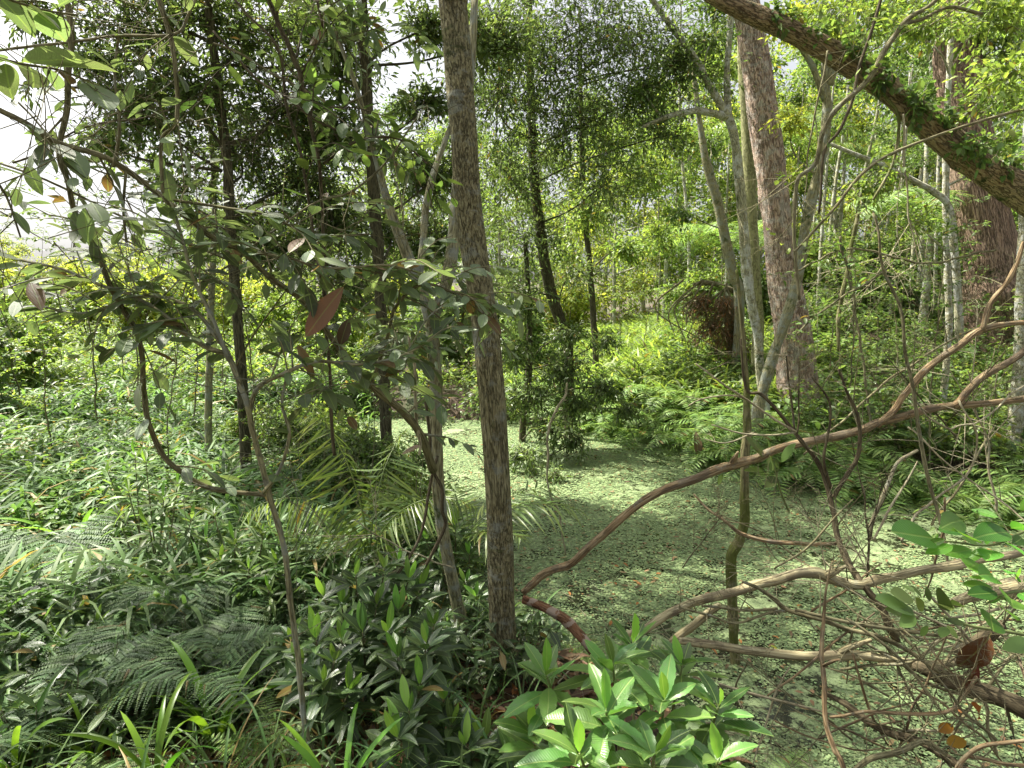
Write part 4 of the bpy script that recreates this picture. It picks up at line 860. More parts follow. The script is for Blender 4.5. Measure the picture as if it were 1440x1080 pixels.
# old dark vine-draped stump of roots beyond the pond
tree('upturned_stump', 'brown mass of dead roots and hanging debris beyond the pond, left of the white trunk', [
    (1035, 500, 12.5, 10), (1030, 450, 12.5, 12), (1022, 420, 12.5, 9)], M['twig'],
    limbs=[[(1035 - 6 * i + 8 * math.sin(i * 5), 402 + 9 * math.sin(i * 3.3), 12.4, 1.6), (1030 - 9 * i + 9 * math.sin(i * 2.7), 435, 12.2, 1.1), (1000 - 3 * i + 34 * math.sin(i * 4.1), 470 + 14 * math.sin(i * 7), 12.1, .6)] for i in range(12)] + [[(1035, 410, 12.5, 4), (1000, 398, 12.5, 3.5), (975, 400, 12.4, 2.5)]],
    clumps=[(985, 425, 12.4, .42, 80, 12, None), (1000, 455, 12.3, .45, 80, 12, None), (1030, 470, 12.2, .45, 70, 12, None), (1020, 425, 12.2, .35, 50, 12, None)], leaf='dead_leaf', ll=0.12, lw=0.010, hang=.5, cat='stump')
# ================================================================== FOREGROUND SHRUB WITH ARCHING STEMS (left)
def px2(spec, w=None): return [(a, b, c, d) for a, b, c, d in spec]
def stemplant(name, label, cat, stems, stemmat, leafmat, foot=None, extra=None):
    """stems: list of (spec, n leaves, leaf length, half width, t0, n side twigs)"""
    f = P(*(foot or stems[0][0][0][:3])); z = f[2] if foot is None else hz(f[0], f[1])
    root = thing(name, label, cat, (f[0], f[1], z))
    sb = MB(); lb = MB()
    for spec, nl, ll, lw, t0, nt in stems:
        p, r, T = ptube(sb, [(a_, b_, c_, d_ * .8) for a_, b_, c_, d_ in spec], sides=9, lump=0.08, step=0.02, wig=0.004, knots=8)
        if nl: sprig(lb, p, T, int(nl * 1.0), ll * 1.2, lw * 1.2, TOV, t0)
        nt = int(nt * 1.6)
        for k in range(nt):
            i = int((t0 + (1 - t0) * (k + R.random()) / nt) * (len(p) - 2)); L = 0.12 + 0.28 * R.random()
            d = nrmz(T[i] * 0.5 + rdir(1)[0] * 0.8 + np.array([0, 0, -0.05])); a = p[i]; c = a + d * L; m_ = (a + c) / 2 + np.array([0, 0, 0.03])
            q, r2, T2_ = tube(sb, [a, m_, c], [r[i] * 0.45, 0.0022, 0.0012], sides=5, lump=0, step=0.03)
            sprig(lb, q, T2_, max(3, int(L / 0.042)), ll * 1.15, lw * 1.1, TOV, 0.2)
    tb = MB(); A_, C_ = [], []
    for spec, *_ in stems:
        q = catmull(np.array([P(a, b, c) for a, b, c, d in spec]), 60)
        for k in range(9):
            a = q[R.integers(8, 60)]; A_.append(a); C_.append(a + rdir(1)[0] * (.08 + .3 * R.random()))
            for j in range(2): C_.append(C_[-1 - j] + rdir(1)[0] * .12); A_.append(a + (C_[-2 - j] - a) * .6 if j == 0 else (a + C_[-3]) / 2)
    A_, C_ = np.array(A_), np.array(C_); thin(sb, A_, (A_ + C_) / 2 + rdir(len(A_)) * .015, C_, np.full(len(A_), .0016), np.full(len(A_), .0007))
    if extra: extra(sb, lb)
    sb.build('stems', stemmat, root, root); lb.build('leaves', leafmat, root, root)
    return root
TOV = TOVAL
Yf = 2.1
stemplant('arching_shrub', 'foreground shrub of arching bare stems with dusty grey green oval leaves at left', 'shrub', [
    # stem C, from the ground up and over to the left
    ([(440, 1060, 2.2, 5), (430, 1020, 2.2, 5), (415, 900, 2.2, 5), (402, 790, 2.15, 5), (381, 700, 2.1, 5), (358, 620, 2.05, 5), (345, 560, 2.0, 5), (322, 505, 2.0, 5), (280, 482, 2.0, 4), (215, 432, 2.0, 3.5), (165, 408, 2.0, 3), (100, 385, 2.0, 2.8), (20, 362, 2.0, 2.2)], 26, .085, .019, .62, 8),
    ([(350, 580, 2.02, 4.5), (362, 545, 1.98, 4), (395, 528, 1.95, 3.8), (440, 508, 1.95, 3.4), (500, 515, 1.95, 3), (560, 500, 1.98, 2.5), (620, 470, 2.0, 2)], 18, .085, .02, .3, 9),
    ([(322, 505, 2.0, 4.5), (305, 470, 2.0, 4), (262, 430, 2.0, 3.2), (200, 415, 2.0, 2.8), (130, 440, 2.0, 2.2), (60, 430, 2.05, 1.8)], 18, .08, .019, .35, 8),
    ([(322, 505, 2.0, 4), (300, 450, 1.95, 3.4), (270, 390, 1.95, 3), (255, 330, 1.95, 2.4), (240, 280, 1.95, 2)], 12, .075, .018, .4, 5),
    ([(370, 692, 2.08, 3.5), (395, 655, 2.0, 3), (408, 610, 1.98, 3), (398, 570, 1.96, 2.6), (402, 525, 1.95, 2.2)], 6, .07, .02, .2, 1)],
    M['bark_lichen'], M['leaf_dusty'], foot=(440, 1060, 2.2))
stemplant('sagging_shrub', 'long grey stem hanging down in a wide curve before the meadow', 'shrub', [
    ([(92, -20, 1.9, 5), (99, 60, 1.9, 5), (96, 130, 1.9, 5), (86, 190, 1.9, 4.5), (90, 245, 1.9, 4.5), (105, 292, 1.95, 4.5), (133, 350, 2.0, 4.5), (152, 392, 2.0, 4.5), (172, 435, 2.05, 4.5), (196, 478, 2.05, 4.5), (202, 540, 2.1, 4.5), (208, 592, 2.1, 4.5), (240, 652, 2.15, 4.5), (288, 683, 2.2, 4.2), (372, 697, 2.2, 4)], 8, .09, .02, .1, 3),
    ([(0, 72, 1.9, 2.2), (80, 60, 1.9, 2.4), (160, 51, 1.9, 2.4), (240, 50, 1.9, 2.6), (262, 25, 1.9, 2.5), (285, -15, 1.9, 2.5)], 5, .08, .02, .0, 0),
    ([(215, -20, 1.9, 5), (236, 30, 1.9, 4.5), (246, 80, 1.9, 4), (248, 170, 1.9, 3.5), (226, 197, 1.9, 3.2), (228, 272, 1.9, 3)], 6, .07, .017, .1, 2)],
    M['twig'], M['leaf_dusty'])
stemplant('arching_branch', 'long brown bough arching from the upper left down to the forked sapling', 'branch', [
    ([(-60, 120, 1.7, 5), (-10, 150, 1.75, 5), (40, 178, 1.8, 5), (85, 200, 1.85, 5), (155, 226, 1.9, 5), (235, 283, 2.0, 5), (300, 335, 2.05, 5), (345, 355, 2.1, 5), (385, 395, 2.15, 5), (430, 430, 2.2, 5), (480, 490, 2.3, 5), (530, 550, 2.4, 6), (585, 600, 2.6, 7), (608, 660, 2.9, 8)], 14, .09, .02, .12, 8),
    ([(345, 355, 2.1, 3), (400, 360, 2.0, 2.5), (460, 380, 2.0, 2.2), (540, 372, 2.0, 2), (600, 385, 2.05, 1.6)], 18, .085, .02, .1, 6),
    ([(160, 235, 1.9, 3), (165, 170, 1.9, 2.5), (162, 100, 1.9, 2), (170, 40, 1.9, 2)], 4, .06, .015, .2, 0),
    ([(175, 240, 1.92, 2.5), (174, 290, 1.95, 2.2), (180, 340, 2, 2)], 4, .07, .018, .3, 1),
    ([(228, 275, 1.95, 3), (290, 290, 2.0, 2.5), (370, 300, 2.0, 2), (440, 330, 2.05, 2), (520, 330, 2.1, 1.6)], 16, .08, .018, .3, 6),
    ([(520, 540, 2.4, 4), (545, 470, 2.3, 3), (560, 430, 2.2, 3), (600, 400, 2.2, 2.5), (660, 420, 2.2, 2), (700, 430, 2.25, 1.5)], 18, .085, .02, .2, 9)],
    M['twig'], M['leaf_dusty'])
stemplant('upright_shrub', 'several thin upright dark stems with green leaves hanging at the upper left', 'shrub', [
    ([(470, 640, 2.5, 3), (460, 480, 2.5, 3), (455, 330, 2.5, 3), (447, 220, 2.4, 3.2), (430, 145, 2.4, 4), (415, 85, 2.4, 4.5), (390, 30, 2.4, 4.5), (365, -30, 2.4, 5)], 9, .075, .018, .4, 4),
    ([(455, 420, 2.5, 2.5), (440, 320, 2.5, 2.5), (425, 230, 2.5, 2.5), (405, 150, 2.5, 2.5), (385, 60, 2.5, 2), (330, 0, 2.5, 2)], 7, .075, .018, .3, 3),
    ([(300, 45, 2.3, 2), (350, 100, 2.3, 2), (420, 150, 2.3, 2.2), (480, 190, 2.3, 2)], 5, .075, .018, .2, 2),
    ([(455, 230, 2.4, 2.4), (500, 200, 2.4, 2.2), (560, 195, 2.4, 2), (600, 230, 2.4, 1.6)], 9, .085, .017, .2, 3),
    ([(455, 40, 2.2, 2.4), (440, -20, 2.2, 2.4)], 3, .1, .02, .2, 2)],
    M['twig_dark'], M['leaf_mid'])
# big leaves at the top left corner
stemplant('overhead_spray', 'spray of large drooping oval leaves at the upper left corner against the sky', 'branch', [
    ([(-60, 60, 1.25, 3), (-10, 78, 1.3, 2.6), (40, 90, 1.35, 2.2), (90, 100, 1.4, 2), (150, 125, 1.4, 1.6)], 11, .105, .025, .1, 0),
    ([(-60, -60, 1.3, 3), (-10, -10, 1.3, 2.6), (50, 10, 1.35, 2), (110, 20, 1.4, 1.5)], 9, .10, .026, .0, 0),
    ([(-60, 200, 1.2, 3), (-20, 240, 1.25, 2.4), (10, 275, 1.3, 2), (30, 330, 1.3, 1.5)], 7, .085, .02, .0, 0)],
    M['twig'], M['leaf_dusty'])
# large hanging dead leaves caught in the shrub
for i, (spec, ll, lw, lab) in enumerate([
    (((432, 465), (490, 395)), .15, .035, 'large curled brown dead leaf caught in the twigs left of centre'),
    (((440, 520), (415, 480)), .10, .018, 'narrow brown dead leaf hanging below the large dead leaf'),
    (((485, 455), (478, 490)), .08, .022, 'small grey brown dead leaf beside the large dead leaf')]):
    a, b_ = spec; p0 = P(b_[0], b_[1], 2.0)
    root = MB(); d = P(a[0], a[1], 1.97) - p0
    scatL(root, ltmpl(12, wide=0.55, fold=0.5, curl=0.35, wave=0.14, stalk=0.1), np.array([p0]), np.array([d]), np.array([[0.3, -1, 0.3]]), np.linalg.norm(d) * 1.1, lw)
    tag(root.build('dead_leaf', M['dead_leaf']), lab, 'leaf')

# ================================================================== PALMS (middle left)
root = thing('young_palm', 'young feather palm with yellow green drooping fronds behind the arching shrub', 'palm', (*P(520, 790, 3.9)[:2], hz(*P(520, 790, 3.9)[:2])))
org = P(520, 800, 3.9)
sb = MB(); tube(sb, [org + [0, 0, -0.4], org], [0.03, 0.022], sides=8); sb.build('trunk', M['stem_mossy'], root, root)
prof = lambda t: np.sin(PI * np.clip(0.12 + 0.85 * t, 0, 1)) ** 0.55
for az, L, e0, e1, mat, pl in [(145, 1.3, 88, 30, 'palm_yellow', .36), (75, 1.15, 87, 10, 'palm', .34), (190, 1.1, 84, -40, 'palm', .32), (0, 1.0, 82, -30, 'palm', .30)]:
    l = MB(); frond(l, l, org, math.radians(az), L, math.radians(e0), math.radians(e1), 34, pl, .0085, prof, sag=.85, T=TLIN, fwd=0.35, rr=0.008, vee=0.0)
    l.build('frond', M[mat], root, root)
root = thing('low_palm', 'low palm seedling with flat pale fronds over the duckweed beside the central trunk', 'palm', (*P(625, 775, 4.4)[:2], hz(*P(625, 775, 4.4)[:2])))
org = P(645, 765, 4.0)
for az, L, e0, e1, pl in [(-8, .95, 50, -22, .30), (25, .85, 48, -10, .28), (165, .7, 50, 0, .28), (-40, .6, 42, -10, .24), (100, .55, 60, 0, .22)]:
    l = MB(); frond(l, l, org, math.radians(az), L, math.radians(e0), math.radians(e1), 20, pl, .011, prof, sag=0.25, T=TLIN, fwd=0.55, rr=0.005)
    l.build('frond', M['palm'], root, root)

# ================================================================== BROAD SHRUBS
def whorl_shrub(name, label, foot, tips, ll, lw, matold, matyoung, stemmat, nw=8, T=None, tierd=0.05, young=3):
    T = T or TBIG
    f = np.array(foot, float); f[2] = hz(f[0], f[1])
    root = thing(name, label, 'shrub', f)
    sb = MB(); lo = MB(); ly = MB()
    for tp in tips:
        tp = np.array(tp, float); st = f + np.array([(R.random() - .5) * .12, (R.random() - .5) * .12, 0])
        mid = st * 0.45 + tp * 0.55; mid[2] = st[2] + (tp[2] - st[2]) * 0.45
        p, r, TT = tube(sb, [st, mid, tp], [0.008, 0.005, 0.003], sides=7, lump=0.05, step=0.03)
        d = nrmz(TT[-1] + np.array([0, 0, 0.7]))
        for tier in range(3):
            n = nw if tier < 2 else nw - 2; a0 = R.random() * 6.28
            a = a0 + np.arange(n) * 2.4; el = np.radians([36, 6, -20][tier] + 16 * (R.random(n) - 0.5))
            dr = np.stack([np.cos(a) * np.cos(el), np.sin(a) * np.cos(el), np.sin(el)], 1) + d * 0.12
            ps = np.repeat((tp - d * tierd * tier)[None], n, 0) - d * tierd * 0.8 * R.random((n, 1))
            L = ll * (0.75 + 0.4 * R.random(n)) * (0.85 if tier == 0 else 1.05)
            scatL(lo, T, ps, dr, np.array([0, 0, 1.0]) + rdir(n) * 0.25 + d * 0.2, L, lw * L / ll * (0.9 + 0.2 * R.random(n)))
        if young:
            n = young; a = R.random() * 6.28 + np.arange(n) * 2.1; el = np.radians(62 + 24 * R.random(n))
            dr = np.stack([np.cos(a) * np.cos(el), np.sin(a) * np.cos(el), np.sin(el)], 1)
            L = ll * (0.5 + 0.5 * R.random(n))
            scatL(ly, T, np.repeat(tp[None], n, 0), dr, np.array([0.2, -1.0, 0.3]) + rdir(n) * 0.5, L, lw * 0.85 * L / ll)
    sb.build('stems', stemmat, root, root); lo.build('leaves', matold, root, root)
    if young: ly.build('young_leaves', matyoung, root, root)
    return root
whorl_shrub('toothed_leaf_shrub', 'bright green foreground shrub with whorls of long toothed leaves, right of the central trunk', P(900, 1300, 1.75),
    [P(862, 935, 1.62), P(852, 1000, 1.42), P(768, 950, 1.65), P(935, 985, 1.5), P(1010, 995, 1.55), P(890, 905, 1.95), P(960, 935, 1.8), P(815, 1060, 1.35), P(920, 1060, 1.3), P(1010, 1070, 1.4), P(748, 1030, 1.6)],
    .135, .0265, M['leaf_shrub'], M['leaf_young'], M['stem_green'], nw=6, tierd=0.035, young=1)
dk = [('dark_leaf_shrub', 'dark glossy leaved shrub just left of the foot of the central trunk', (590, 1010, 2.45), [(600, 905, 2.35), (560, 925, 2.3), (590, 965, 2.2), (625, 985, 2.3), (545, 890, 2.5), (610, 880, 2.6), (575, 1000, 2.1), (560, 1040, 2.0), (635, 1020, 2.2)]),
      ('dark_leaf_shrub', 'tall glossy shrub with shining leaves below the young palm', (520, 960, 2.9), [(500, 810, 2.8), (540, 800, 2.9), (575, 815, 2.9), (480, 850, 2.8), (530, 850, 2.7), (510, 890, 2.6), (560, 860, 2.7), (455, 840, 3.0), (480, 900, 2.6), (560, 790, 3.2), (590, 830, 3.0)]),
      ('dark_leaf_shrub', 'small dark glossy shrub beside the slender grey foreground stem', (450, 1000, 2.5), [(445, 900, 2.5), (470, 930, 2.4), (425, 940, 2.45), (455, 960, 2.3), (490, 975, 2.3), (440, 880, 2.7), (410, 900, 2.7)]),
      ('dark_leaf_shrub', 'low dark glossy seedling shrub right of the mossy trunk foot', (700, 1060, 2.2), [(680, 1045, 2.2), (720, 1065, 2.1), (655, 1050, 2.1)]),
      ('dark_leaf_shrub', 'glossy leaved bush at the pond edge behind the forked sapling', (650, 840, 4.0), [(640, 740, 3.9), (600, 760, 3.9), (660, 780, 3.8), (620, 790, 3.7), (655, 820, 3.6), (590, 740, 4.1), (670, 840, 3.5), (560, 760, 4.0)]),
      ('broad_leaf_bush', 'leafy green bush under the curving stem at the meadow edge', (215, 800, 4.0), [(205, 650, 4.0), (180, 690, 3.9), (230, 700, 3.8), (165, 720, 4.0), (210, 740, 3.7), (250, 680, 4.1), (270, 730, 3.9), (190, 640, 4.2), (150, 660, 4.2)]),
      ('broad_leaf_bush', 'bright leafy bush at the left below the curving stem end', (340, 900, 3.6), [(330, 760, 3.6), (370, 750, 3.7), (310, 790, 3.5), (350, 800, 3.4), (290, 760, 3.8), (390, 790, 3.5), (420, 760, 3.7), (380, 830, 3.3), (300, 720, 4.0)]),
      ('broad_leaf_bush', 'low glossy herb with pale shining leaves among the ferns at left', (105, 960, 3.0), [(100, 860, 3.0), (70, 870, 3.0), (135, 880, 2.9), (90, 900, 2.8), (150, 900, 2.9)])]
for nm, lab, ft, tips in dk:
    f = P(*ft); young = M['leaf_young']
    whorl_shrub(nm, lab, f, [P(*t) for t in tips],   .14 if nm[0] == 'd' else .14, .0235 if nm[0] == 'd' else .016, M['leaf_glossy'] if nm[0] == 'd' else M['leaf_mid'], young, M['twig'], nw=7, T=ltmpl(8, wide=0.52, fold=0.2, curl=0.25, stalk=0.08), young=2 if nm[0] == 'd' else 1, tierd=0.045)

# ================================================================== FERNS
def fern_proto(label, nf, L, bip, mat, e0=70, e1=-25, npn=22, pl=.16, pw=.009):
    root = thing('fern', label, 'fern', (0, 0, 0))
    pr_ = (lambda t: np.clip(1.02 - t, 0, 1) ** .85 * np.clip(.6 + 4 * t, 0, 1)) if bip else (lambda t: np.clip(np.sin(PI * np.clip(0.22 + 0.78 * t, 0, 1)), 0, 1) ** 0.8)
    for i in range(nf):
        l = MB()
        frond(l, l, (0, 0, 0), i * 2.4 + R.random() * .5, L * (0.75 + 0.4 * R.random()), math.radians(e0 - 18 * R.random()), math.radians(e1 - 20 * R.random()), npn, pl * L / .7, (pw if not bip else 0.15), pr_, T=T3 if not bip else T2, bip=bip, t0=.22 if bip else .08, rr=.0028, sag=.1, vee=0.05)
        l.build('frond', M[mat], root)
    return root
bracken = fern_proto('x', 5, .68, 16, 'fern', 58, -12, 16, .25)
bracken2 = fern_proto('x', 4, .55, 14, 'fern_bright', 60, -12, 15, .22)
sword = fern_proto('x', 10, .95, 0, 'fern_bright', 66, -48, 26, .13, .012)
sword2 = fern_proto('x', 8, .75, 0, 'fern_bright', 76, -25, 24, .12, .012)
fu = set()
def fern(proto, px, py, Y, sc, rz, label, group=None, dz=0.0, tilt=(0, 0)):
    x, y = P(px, py, Y)[:2]; z = hz(x, y) + dz
    if proto.name not in fu:
        fu.add(proto.name); proto.location = (x, y, z); proto.scale = (sc,) * 3; proto.rotation_euler = (tilt[0], tilt[1], rz); proto['label'] = label
        if group: proto['group'] = group
        return proto
    return dup(proto, (x, y, z), rz, sc, label, group, tilt)
LB = ['large feathery bracken fern', 'feathery green fern']
near = [(270, 960, 2.7, 1.0, .3, 'large feathery bracken fern with a frond pointing right, at the lower left'), (20, 870, 3.2, 1.05, 0.0, 'wide bracken fern spreading pale fronds at the left edge'), (110, 1010, 2.4, 1.0, 1.0, 'feathery fern above brown leaf litter in the lower left corner'),
        (200, 900, 3.0, 1.1, 2.0, 'feathery fern behind the strap leaved clump at the lower left'), (60, 780, 4.0, 1.35, 2.5, 'large fern at left under the bright meadow grass'), (150, 800, 3.7, 1.1, 4.0, 'feathery fern under the broad leafy bush')]
for a in near: fern(bracken, *a, dz=.06)
for a in [(380, 1030, 2.2, .75, .6, 'small bright fern at the foot of the slender grey stem'), (1080, 1060, 2.4, .8, 2.0, 'small bright fern sprouting over the duckweed by the toothed leaf shrub'), (150, 1060, 2.0, .7, .2, 'small bright fern at the bottom edge among dry leaves'),
          (850, 880, 3.4, .9, 1.5, 'light green fern beside the banded broken branch'), (255, 820, 3.9, .9, 3.0, 'bright feathery fern in the thicket below the curving stem')]: fern(bracken2, *a)
# medium-distance ferns, left ground
for i in range(26):
    a = math.radians(-45 + 30 * R.random()); r_ = 3.2 + 6.5 * R.random() ** 1.2; x, y = r_ * math.sin(a), r_ * math.cos(a)
    if sdf(x, y) < .2: continue
    dup(bracken, (x, y, hz(x, y)), R.random() * 6.3, .8 + .5 * R.random(), 'grey green fern growing in the grass of the left meadow', 'ferns in the left meadow')
# sword ferns hanging over the pond's far bank
fern(sword, 905, 600, 9.6, 1.1, 0, 'green sword fern arching over the far pond bank', 'sword ferns on the far pond bank')
fern(sword2, 930, 500, 12, 1.1, 0, 'bright green sword fern on the sunlit slope beyond the pond', 'sunlit ferns beyond the pond')
pts = []
for i in range(len(POND)):
    a, b_ = POND[i], POND[(i + 1) % len(POND)]; n = int(np.linalg.norm(b_ - a) / 0.36) + 1
    for k in range(n): pts.append(a + (b_ - a) * (k + .5) / n)
pts = np.array(pts); cen = POND[:12].mean(0)
for p_ in pts:
    if p_[1] < 5.2 or p_[1] > 13 or p_[0] < 0.5: continue
    for off in (0.2, 0.6, 1.1):
        a = R.random() * 6.28; q = p_ + nrmz((p_ - cen)[None])[0] * (off + .2 * R.random()) + rdir(1)[0][:2] * .12
        if sdf(q[0], q[1]) < 0.02 or R.random() < .1: continue
        dup(sword, (q[0], q[1], hz(*q) + .05), a, .9 + .5 * R.random(), 'green sword fern arching over the far pond bank', 'sword ferns on the far pond bank')
for i in range(90):
    a = math.radians(1 + 26 * R.random()); r_ = 10.8 + 6.5 * R.random(); x, y = r_ * math.sin(a), r_ * math.cos(a)
    if sdf(x, y) < .4: continue
    dup(sword2, (x, y, hz(x, y)), R.random() * 6.3, .9 + .5 * R.random(), 'bright green sword fern on the sunlit slope beyond the pond', 'sunlit ferns beyond the pond')
for i in range(46):
    a = math.radians(24 + 24 * R.random()); r_ = 7.5 + 6 * R.random(); x, y = r_ * math.sin(a), r_ * math.cos(a)
    if sdf(x, y) < .15: continue
    dup(sword, (x, y, hz(x, y)), R.random() * 6.3, .65 + .4 * R.random(), 'green fern in the shaded undergrowth of the right bank', 'ferns on the right bank')

M['strap'] = leaf_mat('strap', (0.12, 0.24, 0.05), (0.19, 0.33, 0.07), tr=.35, rough=.35, dead=0)
# strap-leaved clumps
def strap(label, px, py, Y, n, L, W, mat='grass'):
    x, y = P(px, py, Y)[:2]; z = hz(x, y); root = thing('strap_leaf_plant', label, 'plant', (x, y, z))
    for i in range(n):
        l = MB(); blades(l, np.array([[x, y, z]]) + rdir(1) * .015, np.array([i * 2.4 + R.random()]), np.array([L * (.6 + .5 * R.random())]), np.array([W]), np.radians([70 + 15 * R.random()]), np.radians([-30 + 60 * R.random()]), K=12, cup=.35)
        l.build('leaf', M[mat], root, root)
strap('clump of broad arching strap leaves left of the grey foreground stem', 300, 990, 2.35, 11, 0.57, 0.033, 'strap')
strap('strap leaved clump with one upright blade at the bottom centre left', 480, 1060, 1.9, 7, 0.57, 0.030, 'strap')
strap('strap leaved clump in the bottom left corner', 20, 1050, 2.1, 9, 0.49, 0.025, 'strap')
strap('yellow green upright strap leaves in the middle of the lower left grass', 105, 740, 4.6, 9, 0.74, 0.037, 'leaf_young')
strap('small strap leaved tuft on the dry leaves near the lower left corner', 130, 1040, 2.2, 7, 0.34, 0.020, 'strap')
strap('strap leaved clump with long low blades in front of the bracken', 215, 1030, 2.05, 8, 0.51, 0.025, 'strap')

# ================================================================== DEAD WOOD (right)
def wood(name, label, cat, specs, mat, twigs=0, sides=14, lump=.08, tl=.3, tmat=None, broke=True, knots=6):
    f = P(*specs[0][0][:3]); root = thing(name, label, cat, f)
    paths = []
    b = MB()
    for i, s in enumerate(specs): paths.append(ptube(b, [(a_, b_, c_, d_ * .78) for a_, b_, c_, d_ in s], sides=sides if i == 0 else max(7, sides - 4), lump=lump, step=.018, wig=.004, knots=knots))
    b.build('bough', M[mat], root, root)
    if twigs:
        t = MB(); A_, B_, C_, r0 = [], [], [], []
        for k in range(twigs):
            p, r, T = paths[R.integers(len(paths))]; i = R.integers(len(p) // 4, len(p)); L = tl * (.3 + R.random())
            d = nrmz(T[i] * .6 + rdir(1)[0]); a = p[i]; c = a + d * L
            A_.append(a); B_.append((a + c) / 2 + rdir(1)[0] * L * .12); C_.append(c); r0.append(min(r[i] * .5, .004))
            for j in range(2):
                u = .4 + .5 * R.random(); s = a + (c - a) * u; e = s + nrmz(d + rdir(1)[0] * 1.1) * L * .45
                A_.append(s); B_.append((s + e) / 2 + rdir(1)[0] * L * .05); C_.append(e); r0.append(.0016)
        thin(t, np.array(A_), np.array(B_), np.array(C_), np.array(r0), np.array(r0) * .4, K=6)
        t.build('twigs', M[tmat or 'twig'], root, root)
    return root
wood('fallen_branch', 'long reddish fallen branch rising from the central trunk to the right, with two upward forks', 'branch', [
    [(735, 834, 3.0, 6), (752, 818, 3.0, 7), (772, 803, 3.0, 7), (802, 793, 3.0, 7), (830, 768, 3.0, 7), (855, 745, 3.0, 7), (892, 715, 3.0, 7), (930, 690, 3.0, 7.5), (985, 670, 3.0, 8), (1028, 655, 3.0, 8.5), (1060, 645, 3.0, 8), (1100, 630, 3.0, 7.5), (1160, 616, 3.0, 7.5), (1205, 607, 3.0, 7.5), (1240, 593, 3.0, 7), (1300, 577, 3.0, 7), (1345, 571, 3.0, 6.5), (1440, 560, 3.0, 5.5), (1540, 545, 3.0, 5)],
    [(1232, 600, 3.0, 6), (1260, 573, 3.0, 6), (1282, 543, 3.0, 6), (1312, 510, 3.0, 6), (1345, 489, 3.0, 6), (1382, 464, 3.0, 6), (1440, 453, 3.0, 4.5), (1520, 445, 3.0, 4)],
    [(1380, 465, 3.0, 5), (1392, 430, 3.0, 4.5), (1413, 402, 3.0, 4), (1428, 372, 3.0, 4), (1440, 340, 3.0, 3)],
    [(1340, 572, 3.0, 6), (1360, 550, 3.0, 6.5), (1392, 525, 3.0, 6.5), (1440, 493, 3.0, 6), (1520, 440, 3.0, 6)],
    [(1028, 655, 3.0, 6), (1033, 645, 2.97, 4.5), (1038, 636, 2.94, 2)]], 'deadwood', twigs=10, tl=.25)
wood('broken_branch', 'short banded reddish broken branch slanting down from the central trunk', 'branch', [[(735, 842, 3.05, 7), (765, 855, 3.0, 8), (795, 872, 2.95, 9), (818, 895, 2.9, 9), (842, 930, 2.85, 8), (860, 960, 2.8, 7)]], 'deadwood_band')
wood('bare_bough', 'thick pale bare bough bending over the duckweed behind the toothed leaf shrub', 'branch', [
    [(880, 895, 2.5, 6), (900, 886, 2.5, 6.5), (930, 869, 2.5, 7.5), (960, 853, 2.5, 8), (995, 842, 2.5, 8), (1043, 830, 2.5, 8), (1077, 818, 2.5, 8.5), (1110, 809, 2.5, 9), (1147, 806, 2.5, 10), (1173, 816, 2.5, 9), (1207, 822, 2.5, 9), (1243, 813, 2.5, 8.5), (1280, 805, 2.5, 8), (1327, 799, 2.5, 8), (1377, 787, 2.5, 8), (1427, 777, 2.5, 7), (1500, 760, 2.5, 6)],
    [(1160, 808, 2.5, 8), (1175, 803, 2.48, 6), (1190, 797, 2.46, 3)]], 'deadwood_pale', twigs=6)
wood('grey_brown_bough', 'smooth straight grey brown bough lying low across the duckweed below the bare bough', 'branch', [
    [(955, 901, 2.3, 6), (975, 903, 2.3, 7), (1010, 907, 2.3, 7.5), (1060, 917, 2.3, 8), (1127, 923, 2.3, 8), (1193, 919, 2.3, 8), (1243, 926, 2.3, 8), (1293, 936, 2.3, 7.5), (1327, 934, 2.3, 7.5), (1357, 927, 2.3, 7)],
    [(1180, 918, 2.3, 6), (1200, 908, 2.28, 5), (1226, 900, 2.26, 3)]], 'deadwood_pale', twigs=5)
wood('broken_stick', 'short thick pale stick leaning under the left end of the bare bough', 'stick', [[(945, 905, 2.6, 7), (965, 885, 2.6, 7), (990, 868, 2.6, 7), (1012, 852, 2.6, 6)]], 'deadwood_pale')
wood('dark_twiggy_branch', 'dark branching twiggy stem rising in front of the long fallen branch', 'branch', [
    [(1262, 900, 2.4, 7), (1250, 880, 2.4, 7), (1237, 853, 2.45, 6.5), (1213, 820, 2.5, 6), (1193, 790, 2.6, 6), (1178, 757, 2.7, 5), (1172, 720, 2.75, 4.5), (1160, 675, 2.8, 4.5), (1147, 645, 2.8, 4), (1127, 617, 2.8, 3.5), (1103, 590, 2.8, 3), (1070, 557, 2.8, 3), (1050, 547, 2.8, 2.5), (1042, 475, 2.8, 2)],
    [(1172, 700, 2.75, 4), (1193, 667, 2.75, 3.8), (1206, 640, 2.75, 3.5), (1208, 600, 2.75, 3.2), (1203, 575, 2.75, 3), (1190, 550, 2.75, 2.4), (1180, 520, 2.75, 2)],
    [(1168, 685, 2.75, 3), (1158, 645, 2.7, 2.5), (1168, 595, 2.7, 2), (1166, 563, 2.7, 1.8), (1140, 530, 2.7, 1.4)],
    [(1118, 607, 2.8, 2), (1112, 560, 2.8, 1.8), (1106, 500, 2.8, 1.4)], [(1120, 610, 2.8, 1.6), (1124, 560, 2.8, 1.4), (1124, 500, 2.8, 1.2)]], 'twig_dark', twigs=26, tl=.3, lump=.1)
